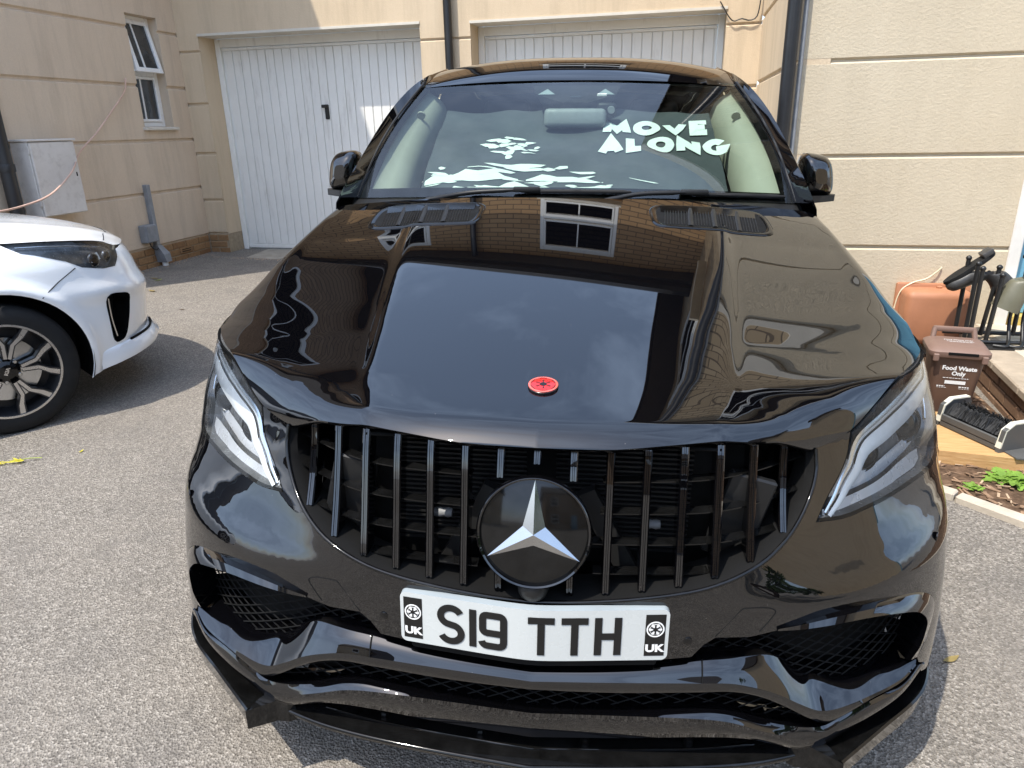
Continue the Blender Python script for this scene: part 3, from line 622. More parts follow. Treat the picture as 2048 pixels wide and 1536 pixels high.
def hoodz():
    zc = hermite([.0, .12, .25, .62, 1.05, 1.45], [.902, .928, .953, 1.031, 1.124, 1.211])
    xr = hermite([.1, .3, .7, 1.1, 1.45], [.33, .365, .425, .47, .50]); xo = hermite([.17, .25, .32, .39, .55, .7, .92, 1.45], [.47, .537, .605, .625, .695, .745, .80, .82])
    s1 = hermite([.10, .2, .3, .56, 1.0, 1.45], [.34, .18, .10, .09, .086, .05]); kk = hermite([.2, .57, .78, 1.0, 1.25, 1.5], [.4, 1.2, 2.8, 11., 15., 16.])
    fe = hermite([0., .2, .4, .524], [.055, .07, .13, .222])
    def H(x, y):
        x = abs(x); r = xr(y); w = .007; t = (x - r) / w
        sp = w * (math.log1p(math.exp(-abs(t))) + max(t, 0)); t0 = -r / w; sp0 = w * math.log1p(math.exp(t0))
        cr_ = .011 * (min(x / r, 1) ** 2 + max(0, x / r - 1) * 2 * .55)
        o = max(0, x - xo(y)); z = zc(y) - cr_ - s1(y) * (sp - sp0) - kk(y) * o * o
        fd = max(0, min(1, (y - .22) / .25)) * max(0, min(1, (1.30 - y) / .2)); z += .0065 * fd * (1 / (1 + math.exp(max(-40, min(40, (x - r - .018) / .0055)))) - 1)
        s = y - fe(min(x, .524))
        if x < .60 and s < .055:
            q = 1 - max(0., s) / .055; f_ = min(1, (.60 - x) / .30); z -= .021 * q * q * f_ * f_ * (3 - 2 * f_)
        return z
    H.xo = xo; return H
HZ = hoodz()
def make_hood():
    V = [0, .06, .12, .22, .32, .42, .55, .7, .85, 1.]
    ox = hermite(V, [.524, .568, .614, .677, .752, .868, .892, .893, .890, .882]); oy = hermite(V, [.222, .25, .284, .347, .432, .630, .80, 1.0, 1.25, 1.47])
    cy = hermite(V, [.055, .075, .10, .165, .26, .40, .60, .85, 1.12, 1.39]); g = hermite(V, [2.2, 2.2, 2.2, 2.2, 2.2, 2.2, 2.2, 2.2, 2.2, 2.2])
    oz = hermite(V, [.839, .846, .860, .896, .933, .934, .962, .986, 1.02, 1.06])
    NU, NV = 150, 110; rows = []
    for j in range(NV + 1):
        v = (j / NV) ** 1.25; row = []
        for i in range(-NU, NU + 1):
            u = abs(i) / NU; u = u * .9 + .1 * (1 - (1 - u) ** 2)
            x = u * ox(v) * (1 if i > 0 else -1); y = cy(v) + (oy(v) - cy(v)) * u ** 2.2
            row.append((x, y, HZ(x, y) + (oz(v) - HZ(ox(v), oy(v))) * (.5 * u ** 3 + .5 * max(0, min(1, (abs(x) - HZ.xo(y) + .03) / max(.04, ox(v) - HZ.xo(oy(v)) + .03))) ** 1.5)))
        rows.append(row)
    # front edge rolled under
    f0 = [(x * .998, y + .004, z - .008) for x, y, z in rows[0]]; f1 = [(x * .99, y + .022, z - .012) for x, y, z in rows[0]]
    b = MB(); b.loft([f1, f0] + rows); o = b.build('bonnet', 'paint', CAR, 60)
    # badge on the bonnet
    c = Vector((0, .222, HZ(0, .222))); n = Vector((0, -(HZ(0, .24) - HZ(0, .20)) / .04, 1)).normalized(); mx = Matrix.Translation(c) @ n.to_track_quat('Z', 'Y').to_matrix().to_4x4()
    MR = mx @ Matrix.Rotation(R(4), 4, 'Z')
    d = MB().lathe([(.030, -.002), (.030, .003), (.0285, .0045), (.026, .0048)], 48, MR).build('bonnet_badge', 'badge_black', o, 40)
    MB().lathe([(.0285, .004), (.0285, .0056), (.0275, .006)], 48, MR).build('badge_face', 'badge_red', d, 40)
    pm = plate_mesh(cogdark(0, 0, .027, .24, .03, .055, .58), lambda u, v, dd: MR @ Vector((u, v, .0062 + dd)), .0004); fixn(pm.build('badge_mark', 'badge_black', d))
    MB().lathe([(.0292, .004), (.0292, .0058), (.0262, .0066), (.0250, .0060)], 48, MR, 'z', False).build('badge_rim', 'badge_pink', d, 40)
    pm = plate_mesh([stroke(arc(0, 0, .0238, .0238, 60 * k + 12, 60 * k + 48, 8), .0014) for k in range(6)], lambda u, v, dd: MR @ Vector((u, v, .0062 + dd)), .0003); fixn(pm.build('badge_groove', 'badge_black', d))
    # vents
    for s in (1, -1):
        P = [(.29, 1.145), (.45, 1.140), (.595, 1.150), (.628, 1.175), (.634, 1.24), (.622, 1.315), (.59, 1.335), (.44, 1.342), (.30, 1.335), (.272, 1.31), (.268, 1.22), (.275, 1.165)]
        ring = cr([(x, y, 0) for x, y in P], 72, True)
        pt = lambda x, y, dz: Vector((s * x, y, HZ(x, y) + dz))
        cx, cy_ = .45, 1.235
        def rin(k, dz): return [pt(cx + (p.x - cx) * (1 - k), cy_ + (p.y - cy_) * (1 - k * 1.9), dz) for p in ring]
        b = MB().loft([rin(-.015, .0002), rin(.0, .0024), rin(.03, .0036), rin(.07, .0022), rin(.1, .0008)], True)
        vv = fixn(b.build('bonnet_vent', 'gloss', o, 50))
        q = rin(.095, .0012); b = MB(); k0 = len(q); cpt = pt(cx, cy_, .0012); b.add(q + [cpt], [(i, (i + 1) % k0, k0) for i in range(k0)]); fixn(b.build('vent_base', 'matt', vv))
        b = MB()
        for k in range(34):
            x = .305 + k * .0085
            if x > .60: break
            b.tube([pt(x, 1.165, .002), pt(x + .006, 1.24, .002), pt(x + .010, 1.30, .002)], .0014, 4)
        b.build('vent_mesh', 'plastic', vv)['kind'] = 'stuff'
        for k in range(3):
            x = .375 + k * .073
            b = MB().loft([[pt(x, 1.157, .003), pt(x + .006, 1.24, .003), pt(x + .014, 1.318, .003)], [pt(x + .004, 1.157, .005), pt(x + .010, 1.24, .0055), pt(x + .018, 1.318, .005)], [pt(x + .011, 1.157, .005), pt(x + .017, 1.24, .0055), pt(x + .025, 1.318, .005)], [pt(x + .015, 1.157, .003), pt(x + .021, 1.24, .003), pt(x + .029, 1.318, .003)]])
            fixn(b.build('vent_divider', 'plastic', vv, 40))
        # sloping rear panel inside the vent
        b = MB().loft([[pt(x, 1.272, .0024) for x in (.30, .40, .50, .595)], [pt(x, 1.322, .0055) for x in (.302, .40, .50, .60)]]); fixn(b.build('vent_ramp', 'gloss', vv))
    return o
BONNET = make_hood()

def make_front():
    # ---- bumper and wing skin with openings for grille and lamps
    gr = cr(GRL, 40); bt = cr(BT, 50)
    low = [(0., .454), *[sz(p) for p in ((.168, .022, .470), (.30, .035, .484), (.321, .036, .512), (.343, .039, .528), (.408, .052, .525))]]
    arch = []
    for k in range(16):
        a = R(190 - (190 - 112) * k / 15); y = .93 + .415 * math.cos(a); z = .37 + .415 * math.sin(a); y = min(y, YC - .002)
        n = fN(z); t = min(1, ((YC - y) / (YC - fY0(z)))); x = fW(z) * (1 - t ** n) ** (1 / n); arch.append(sz((x, y, z)))
    hl = [HL[0]] + HL[16:7:-1] + [HL[8], HL[7], HL[6], HL[5], HL[4], HL[3]]
    outer = [sz(p) for p in HL[16:8:-1]]
    hlo = [v.to_2d() for v in cr([(*sz(p), 0) for p in [HL[0]] + HL[16:12:-1]], 20)] + [v.to_2d() for v in cr([(*sz(p), 0) for p in HL[12:6:-1]], 30)] + [v.to_2d() for v in cr([(*sz(p), 0) for p in HL[7:2:-1]], 20)][1:]
    hlo = [tuple(v) for v in hlo]
    half = low + [sz(p) for p in bt] + [sz((.843, .262, .30)), sz((.88, .34, .26)), sz((.93, .47, .25))] + arch + [(math.pi / 2 * KP, .80), (math.pi / 2 * KP, .940), (sz((.886, .70, .935))[0], .935)] + hlo + [sz((.556, .240, .846))] + [sz(p) for p in reversed(gr)]
    # keep it simple: outline runs round the right half, then round the left half
    half = [half[0]] + [p for p in half[1:-1]] + [(0., gr[0].z)]
    left = [(-s, z) for s, z in reversed(half[1:-1])]
    outline = half + left
    o = skin('front_bumper', outline, fsh(0.), .013, 'paint', CAR)
    # rolled edge of the grille opening
    ed = [on(p, .001) for p in gr]; full = [Vector((-p.x, p.y, p.z)) for p in reversed(ed[1:])] + ed
    MB().tube(full, .0042, 8).build('grille_surround', 'gloss', o, 60)
    b = MB().loft([[on(p, 0.) for p in gr], [on(p, -.02) + Vector((-.001, .0, .002)) for p in gr], [on(p, -.02) + Vector((-.004, .06, .006)) for p in gr]])
    gi = fixn(b.build('grille_shroud', 'matt', o, 40)); mirror(gi, o)
    # tow covers: shallow seam outlines
    T = [(0.342, 0.038, 0.530), (0.387, 0.05, 0.585), (0.394, 0.052, 0.587), (0.431, 0.061, 0.585), (0.446, 0.065, 0.581), (0.453, 0.066, 0.575), (0.447, 0.063, 0.563), (0.426, 0.055, 0.535)]
    t = MB().tube(cr([on(p, .0002) for p in T], 50), .0011, 5).build('towing_cover', 'matt', o); mirror(t, o)
    for x, z in ((.291, .522), (-.291, .530)):
        y = yx(x, z); mx = Matrix.Translation((x, y, z))
        MB().lathe([(.0085, .002), (.0085, -.0012), (.0075, -.002)], 24, mx, 'y').build('parking_sensor', 'gloss', o, 40)
    for s in (1, -1):
        p = sh(s * R(62), .60, .0005); n = (sh(s * R(62), .60, .05) - p).normalized(); mx = Matrix.Translation(p) @ n.to_track_quat('Z', 'Y').to_matrix().to_4x4()
        MB().lathe([(.012, -.002), (.012, .0006), (.011, .001)], 24, mx).build('parking_sensor', 'gloss', o, 40)
    # ---- brow fins over the side intakes
    A = cr(BT, 60); B = cr(BB, 60)
    mid = [(a + b_) / 2 + Vector((.0, -.004, .006)) for a, b_ in zip(A, B)]
    C = [b_ + Vector((-.004 * min(1, i / 8), .010, -.010 * min(1, i / 8))) for i, b_ in enumerate(B)]; D = [c + Vector((-.01, .07, -.004)) for c in C]
    f = MB().loft([A, mid, B, C, D]); f = f.build('brow_fin', 'gloss', CAR, 50); f.data.materials[0] = M['paint']; fixn(f); mirror(f, CAR)
    # ---- lower blade, flaps, bumper lip
    def rowof(pts): return [Vector(p) for p in pts]
    E_ = [(0.0, 0.036, 0.437), (0.170, 0.038, 0.450), (0.322, 0.052, 0.463), (0.383, 0.064, 0.464), (0.446, 0.092, 0.458), (0.492, 0.118, 0.434), (0.536, 0.148, 0.398), (0.584, 0.166, 0.375), (0.627, 0.185, 0.36), (0.708, 0.215, 0.364), (0.768, 0.236, 0.362), (0.815, 0.25, 0.352)]
    F_ = [(0.0, 0.010, 0.416), (0.170, 0.012, 0.428), (0.321, 0.024, 0.431), (0.380, 0.032, 0.429), (0.425, 0.040, 0.417), (0.474, 0.050, 0.397), (0.524, 0.062, 0.366), (0.569, 0.077, 0.340), (0.612, 0.094, 0.335), (0.682, 0.128, 0.342), (0.763, 0.182, 0.344), (0.806, 0.224, 0.352)]
    G_ = [(0.0, 0.013, 0.393), (0.171, 0.015, 0.401), (0.323, 0.027, 0.407), (0.383, 0.035, 0.407), (0.436, 0.045, 0.393), (0.493, 0.058, 0.362), (0.543, 0.071, 0.327), (0.581, 0.084, 0.304), (0.602, 0.091, 0.302), (0.686, 0.13, 0.330), (0.767, 0.186, 0.334), (0.808, 0.226, 0.345)]
    H_ = [(0.0, 0.034, 0.321), (0.176, 0.036, 0.336), (0.332, 0.047, 0.347), (0.394, 0.055, 0.338), (0.459, 0.067, 0.312), (0.523, 0.075, 0.297), (0.565, 0.086, 0.288), (0.592, 0.095, 0.288), (0.613, 0.100, 0.300), (0.69, 0.134, 0.326), (0.77, 0.189, 0.327), (0.818, 0.236, 0.338)]
    I_ = [(0.0, 0.020, 0.328), (0.176, 0.021, 0.339), (0.329, 0.032, 0.337), (0.391, 0.040, 0.327), (0.451, 0.050, 0.304), (0.504, 0.061, 0.283), (0.544, 0.071, 0.265), (0.582, 0.082, 0.261), (0.614, 0.092, 0.282), (0.688, 0.124, 0.305), (0.766, 0.176, 0.322), (0.83, 0.243, 0.336)]
    J_ = [(0.0, 0.030, 0.256), (0.179, 0.031, 0.273), (0.336, 0.040, 0.284), (0.428, 0.052, 0.278), (0.495, 0.066, 0.255), (0.528, 0.074, 0.242), (0.550, 0.080, 0.235), (0.590, 0.093, 0.233), (0.627, 0.106, 0.252), (0.695, 0.138, 0.276), (0.775, 0.192, 0.294), (0.848, 0.268, 0.318)]
    N = 90
    def full(rows): return [[Vector((-p.x, p.y, p.z)) for p in reversed(r[1:])] + r for r in rows]
    def dense(rows, k):                     # smooth across the rows as well
        cols = [cr([r[i] for r in rows], k) for i in range(len(rows[0]))]; return [[c[j] for c in cols] for j in range(k)]
    e, f_, g_, h_, i_, j_ = [cr(q, N) for q in (E_, F_, G_, H_, I_, J_)]
    e0 = [p + Vector((0, .06, .01)) for p in e]
    me = [(a + b_) / 2 + Vector((0, -.004, .007)) for a, b_ in zip(e, f_)]
    me = [(a + b_) / 2 + Vector((0, -.001, .0035)) for a, b_ in zip(e, f_)]; up = [e0] + dense([e, me, f_], 12)
    fm = [p + Vector((0, .003, -.002)) for p in f_]; gm = [p + Vector((0, .0005, 0)) for p in g_]; gb = [p + Vector((0, .05, .012)) for p in g_]
    bl = MB().loft(full(up)).build('bumper_blade', 'paint', CAR, 32); fixn(bl)
    st = MB().loft(full([fm, [(a + b_) / 2 + Vector((0, -.004, 0)) for a, b_ in zip(fm, gm)], gm, gb])); st = fixn(st.build('blade_trim', 'gloss', bl, 50)); st.data.materials[0] = M['paint']
    for s in (1, -1):
        for x in (.328,):
            pts = [Vector((s * p.x, p.y - .0012, p.z + .0012)) for p in [r[min(range(N), key=lambda q: abs(r[q].x - x))] for r in (e, me, f_)]]
            MB().tube(pts, .0014, 5).build('panel_seam', 'matt', bl)
    hb = [p + Vector((0, .05, .0)) for p in h_]; mh = [(a + b_) / 2 + Vector((0, -.002, .004)) for a, b_ in zip(h_, i_)]; mj = [(a + b_) / 2 + Vector((0, -.006, 0)) for a, b_ in zip(i_, j_)]
    jb = [p + Vector((0, .05, .012)) for p in j_]
    mh = [(a + b_) / 2 + Vector((0, -.001, .0015)) for a, b_ in zip(h_, i_)]; mj = [(a + b_) / 2 + Vector((0, -.003, 0)) for a, b_ in zip(i_, j_)]; lp = [hb] + dense([h_, mh, i_], 8) + dense([i_, mj, j_], 10)[1:]; lip = MB().loft(full(lp + [jb])).build('bumper_lip', 'paint', CAR, 32); fixn(lip)
    # ---- lattice grilles
    def lattice(name, poly, d, pitch, ang, r=.0022):
        b = MB(); xs = [p[0] for p in poly]; zs = [p[1] for p in poly]; x0, x1, z0, z1 = min(xs), max(xs), min(zs), max(zs)
        for sg in (1, -1):
            dx, dz = math.cos(ang), math.sin(ang) * sg; L = (x1 - x0) + (z1 - z0)
            nx, nz = -dz, dx; k0 = int(-2 / pitch); 
            for k in range(k0, -k0):
                ox, oz = (x0 + x1) / 2 + nx * k * pitch, (z0 + z1) / 2 + nz * k * pitch; seg = []
                m = int(L / .012)
                for q in range(-m, m + 1):
                    x, z = ox + dx * q * .012, oz + dz * q * .012
                    if inpoly(x, z, poly): seg.append(sh(x / KP, z, d + (.003 if sg > 0 else 0)))
                    else:
                        if len(seg) > 1: b.tube(seg, r, 4)
                        seg = []
                if len(seg) > 1: b.tube(seg, r, 4)
        return b.build(name, 'matt', CAR)
    side = [sz(p) for p in ((.317, .04, .505), (.345, .04, .535), (.461, .07, .540), (.57, .11, .553), (.70, .18, .545), (.80, .25, .52), (.845, .29, .45), (.80, .25, .36), (.70, .21, .352), (.60, .17, .355), (.53, .13, .385), (.44, .1, .440), (.35, .07, .450))]
    for s in (1, -1):
        l = lattice('side_mesh', [(s * a, z) for a, z in side], -.045, .0195, R(24), .0017); l['kind'] = 'stuff'
        k = skin('intake_back', [(s * (.60 + (a - .60) * 1.25), .45 + (z - .45) * 1.35) for a, z in side], fsh(-.085), .03, 'matt', CAR)
    cg = [(-.60, .41), (.60, .41)]
    top = [(sz(p)[0], p[2] + .012) for p in G_[:9]]; bot = [(sz(p)[0], p[2] - .008) for p in H_[:9]]
    poly = [(-a, z) for a, z in reversed(top[1:])] + top + list(reversed(bot)) + [(-a, z) for a, z in bot[1:]]
    lattice('lower_mesh', poly, -.03, .021, R(21), .0017)['kind'] = 'stuff'; skin('intake_back', poly, fsh(-.075), .03, 'matt', CAR)
    # dark gap behind the plate between skin and blade
    gp = [(-.52, .50), (-.36, .535), (.36, .535), (.52, .50), (.52, .41), (-.52, .41)]; skin('bumper_gap', gp, fsh(-.07), .03, 'matt', CAR)
    # ---- splitter
    SF = [(0., -.008, .21), (0.209, 0.013, 0.21), (0.35, 0.032, 0.21), (0.46, 0.055, 0.21), (0.556, 0.088, 0.21)]
    fr = cr(SF, 40); o1 = [p + Vector((0, .002, .006)) for p in fr]; o2 = [p + Vector((0, .006, .008)) for p in fr]; o3 = [Vector((p.x * 1.0, p.y + .055, .216)) for p in fr]; o4 = [Vector((p.x, .20, .222)) for p in fr]; u0 = [p + Vector((0, .003, -.008)) for p in fr]; u1 = [Vector((p.x, .25, .200)) for p in fr]
    spl = fixn(MB().loft(full([u1, u0, fr, o1, o2, o3, o4])).build('splitter', 'gloss', CAR, 40))
    MB().tube(full([[p + Vector((0, .003, .003)) for p in fr]])[0], .0055, 8).build('splitter_edge', 'gloss', spl, 60)
    b = MB().tube(full([[p + Vector((0, .045, .0075)) for p in cr(SF[:4], 30)]])[0], .0025, 6); b.build('splitter_rib', 'gloss', spl, 60)
    for x, y in ((.11, .066), (.325, .091)):
        for s in (1, -1):
            mx = Matrix.Translation((s * x, y, .216)); bo = MB().lathe([(.0105, 0), (.0108, .006), (.0085, .014), (.005, .016)], 6, mx).build('bolt', 'gloss', spl, 30)
    # corner winglets and side blades
    W = [(.540, .100, .245), (.583, .094, .245), (.600, .080, .243), (.622, .052, .236), (.74, .155, .238), (.848, .250, .246), (.895, .33, .256), (.93, .47, .265)]
    top = cr(W[3:], 30); bot = [p + Vector((-.004, .006, -.05)) for p in top]; inn = [p + Vector((-.012, .010, .001)) for p in top]; deep = [p + Vector((-.05, .07, -.03)) for p in top]; und = [p + Vector((-.05, .07, -.048)) for p in top]
    sb = fixn(MB().loft([deep, inn, [p + Vector((-.004, .002, .004)) for p in top], top, bot, und]).build('side_blade', 'gloss', CAR, 40)); mirror(sb, CAR)
    b = MB(); P = [(.526, .088), (.536, .104), (.585, .104), (.604, .084), (.622, .050), (.566, .080), (.540, .080)]
    b.prism([(x, y) for x, y in P], .187, .246, lambda x, y, z: (x, y, z + (.0 if z < .2 else -.010 * max(0, (.1 - y) / .05))))
    wl = fixn(b.build('winglet', 'gloss', CAR)); mirror(wl, CAR)
    return o
BUMPER = make_front()

def make_grille():
    g = empty('grille'); g.parent = CAR
    gx = [p[0] for p in GRL]; gzv = [p[2] for p in GRL]
    def zbot(x): return lerp(abs(x), gx, gzv)
    bx = lambda z: -.016 + 0 * z
    for k in range(-7, 8):
        x = k * .0667; zt = .884 - .010 * (abs(k) / 7) ** 2; zb = zbot(x) + .006
        runs = [(zb, zt)]
        if abs(k) == 0: runs = [(.852, zt)]
        elif abs(k) == 1: runs = [(zb, .655), (.825, zt)]
        for lo, hi in runs:
            rows = []
            m = 14
            for i in range(m + 1):
                z = lo + (hi - lo) * i / m; y = yx(x, z) + .012 + .010 * math.sin(math.pi * i / m) * (1 if hi - lo > .15 else 0) ; w = .0078; t = .046
                rows.append([Vector(q) for q in ((x - w, y + t, z), (x - w, y + .003, z), (x - w + .0025, y, z), (x - .0022, y, z), (x - .0012, y + .0016, z), (x + .0012, y + .0016, z), (x + .0022, y, z), (x + w - .0025, y, z), (x + w, y + .003, z), (x + w, y + t, z))])
            b = MB().loft(rows, True); n = 10; b.f.append(tuple(range(n))); b.f.append(tuple(reversed(range(m * n, m * n + n))))
            fixn(b.build('grille_bar', 'paint', g, 30))
    for z in (.640, .699, .757, .815):
        xm = lerp(z, gzv, gx) - .012; xs = [xm * (i / 30 - 1) for i in range(61)]
        runs = [xs] if z > .842 or z < .64 else [[x for x in xs if x < -.105], [x for x in xs if x > .105]]
        for run in runs:
            rows = [[Vector((x, yx(x, z) + dy, z + dz)) for x in run] for dy, dz in ((.034, -.0012), (.034, .0012), (.058, .002), (.058, -.001))]
            b = MB().loft(list(map(list, zip(*rows))), True); fixn(b.build('grille_blade', 'gloss', g))
    # radiator pack behind
    b = MB().box(-.42, .42, .215, .23, .56, .85); r = b.build('radiator', 'matt', g)
    for k in range(2):
        b = MB()
        for q in range(24): b.box(-.30 + k * .33, -.03 + k * .33, .205, .212, .60 + q * .0105, .604 + q * .0105)
        b.build('radiator_fins', 'radiator', r)['kind'] = 'stuff'
    for s in (1, -1):
        b = MB().box(-.012, .012, -.15, .15, -.02, .02, Matrix.Translation((s * .16, .15, .63)) @ Matrix.Rotation(s * R(62), 4, 'Y') @ Matrix.Rotation(R(90), 4, 'Z') ); b.build('brace', 'radiator', g)
        b = MB().bbox(-.045, .045, -.01, .01, -.09, .09, .004, 1, Matrix.Translation((s * .385, .16, .72)) @ Matrix.Rotation(R(14), 4, 'Y')); fixn(b.build('air_duct', 'plastic', g)); 
        b = MB().lathe([(.008, 0), (.010, .008), (.008, .016), (.010, .024), (.008, .032)], 12, Matrix.Translation((s * .205, .145, .70)), 'x'); b.build('pipe_clip', 'conduit_grey', g, 40)
    b = MB().bbox(-.34, .34, .13, .30, .866, .873, .003); b.build('grille_top_panel', 'matt', g)
    # emblem disc
    lean = Matrix.Rotation(R(-13), 4, 'X'); c = Vector((0, .020, .741)); mx = Matrix.Translation(c) @ lean
    pod = MB().lathe([(.094, .05), (.100, .03), (.104, .012)], 64, mx, 'y').build('emblem_disc', 'gloss', CAR, 40)
    MB().lathe([(.099, .012), (.1045, .008), (.1045, -.002), (.1015, -.0055), (.0985, -.004), (.0975, .006)], 72, mx, 'y', False).build('emblem_ring', 'paint', pod, 50)
    MB().lathe([(.0985, .008), (.0985, .0015), (.0975, .001)], 64, mx, 'y').build('emblem_glass', 'gloss', pod, 40)
    b = MB(); Rr, ri = .0975, .0235; pts = []
    for k in range(3):
        a = R(90 + 120 * k); pts.append((Rr * math.cos(a), Rr * math.sin(a))); a2 = R(150 + 120 * k); pts.append((ri * math.cos(a2), ri * math.sin(a2)))
    vs = [mx @ Vector((x, 0.0005, z)) for x, z in pts] + [mx @ Vector((0, -.012, 0))]; b.add(vs, [(i, (i + 1) % 6, 6) for i in range(6)])
    fixn(b.build('three_pointed_star', 'satin_silver', pod))
    MB().lathe([(.0305, .055), (.030, .02), (.027, .004), (.018, -.008), (.008, -.0125), (.002, -.013)], 32, Matrix.Translation((0, .008, .626)), 'y').build('front_camera', 'plastic', CAR, 60)
    MB().lathe([(.007, .004), (.007, 0), (.004, -.0015)], 20, Matrix.Translation((0, -.0028, .6240)), 'y').build('camera_lens', 'gloss', CAR, 40)
make_grille()

def make_plate():
    zc, hh, hw = .546, .0535, .2525
    py = lambda x: -.016 + .030 * (math.sqrt((x / .257) ** 2 + .02) - math.sqrt(.02)) / (math.sqrt(1.02) - math.sqrt(.02))
    tilt = lambda z: (z - zc) * .06
    fn = lambda x, z, d: Vector((x, py(x) + tilt(z) - d, z))
    def rr(hw, hh, r, n=6): 
        o = []
        for cx, cz, a in ((hw - r, hh - r, 0), (-hw + r, hh - r, 90), (-hw + r, -hh + r, 180), (hw - r, -hh + r, 270)): o += arc(cx, cz, r, r, a, a + 90, n)
        return [(x, zc + z) for x, z in o]
    def panel(name, poly, d0, d1, mat, par):
        fm = lambda s, z: fn(s, z, d1); o = skin(name, poly, fm, .012, mat, par)
        n = len(poly); b = MB(); dp = densify(poly, .012); n = len(dp)
        b.add([fn(x, z, d1) for x, z in dp] + [fn(x, z, d0) for x, z in dp], [(i, (i + 1) % n, (i + 1) % n + n, i + n) for i in range(n)]); return o, b
    base, rim = panel('number_plate', rr(hw, hh, .012), -.016, .0, 'plate_white', CAR)
    fixn(rim.build('plate_edge', 'acrylic_grey', base))
    _, hb = panel('plate_holder', [(x * .93, zc - .004 + (z - zc) * 1.28 if z < zc else zc + (z - zc) * .6) for x, z in rr(hw, hh, .006)], -.06, -.010, 'matt', CAR); fixn(hb.build('holder_edge', 'matt', base))
    for s in (1, -1):
        x0 = s * .2275; poly = [(x0 - .0185, zc - .044), (x0 + .0185, zc - .044), (x0 + .0185, zc + .044), (x0 - .0185, zc + .044)]
        pn, _b = panel('plate_band', poly, 0, .0006, 'print_black', base)
        f2 = lambda u, v, d, x0=x0: fn(x0 + u, zc + v, .0008 + d)
        fixn(plate_mesh(cog(0, .013, .0165), f2, .0004).build('band_emblem', 'print_white', pn))
        fixn(plate_mesh(cogdark(0, .013, .0165, .25, .085, .15, .60), lambda u, v, d, x0=x0: fn(x0 + u, zc + v, .0014 + d), .0003).build('emblem_spokes', 'print_black', pn))
        text('band_letters', 'UK', .0215, 'print_white', lambda u, v, d, x0=x0: fn(x0 + u, zc - .028 + v, .0009), pn, 1.15, .0010, 0)
    # characters: 79 mm high, 14 mm stroke
    h, w, t = .0395, .020, .0135
    def S():
        a, r = w - 0, h / 2 - t / 2 + .001
        rx = w; ry = (h - t / 2) / 2 + .0015
        return [stroke(arc(0, ry, rx, ry, 25, 90, 6) + arc(0, ry, rx, ry, 90, 245, 12) + arc(0, -ry, rx, ry, 65, -90, 12) + arc(0, -ry, rx, ry, -90, -155, 6), t)]
    def one(): return [stroke([(0, -h), (0, h)], t)]
    def nine():
        cy, ry, rx = h * .36, h * .64 - t / 2, w
        ring = arc(-rx + .008, cy + ry - .008, .008, .008, 180, 90, 4) + arc(rx - .008, cy + ry - .008, .008, .008, 90, 0, 4)
        return [stroke(ring + [(rx, -h + t / 2 + .010)] + arc(rx - .010, -h + t / 2 + .010, .010, .010, 0, -90, 4) + arc(-rx + .008, -h + t / 2 + .010, .010, .010, -90, -170, 4), t),
                stroke([(rx, -.005)] + [(-rx + .008, -.005)] + arc(-rx + .008, .003, .008, .008, -90, -180, 4) + [(-rx, cy + ry - .008)], t)]
    def T(): return [stroke([(-.0245, h - t / 2), (.0245, h - t / 2)], t), stroke([(0, h - t), (0, -h)], t)]
    def Hh(): return [stroke([(-.018, -h), (-.018, h)], t), stroke([(.018, -h), (.018, h)], t), stroke([(-.012, 0), (.012, 0)], t)]
    for ch, x in ((S, -.1525), (one, -.110), (nine, -.071), (T, .0185), (T, .080), (Hh, .141)):
        fixn(plate_mesh(ch(), lambda u, v, d, x=x: fn(x + u, zc - .001 + v, .0004 + d), .0012).build('character', 'print_black', base))
make_plate()

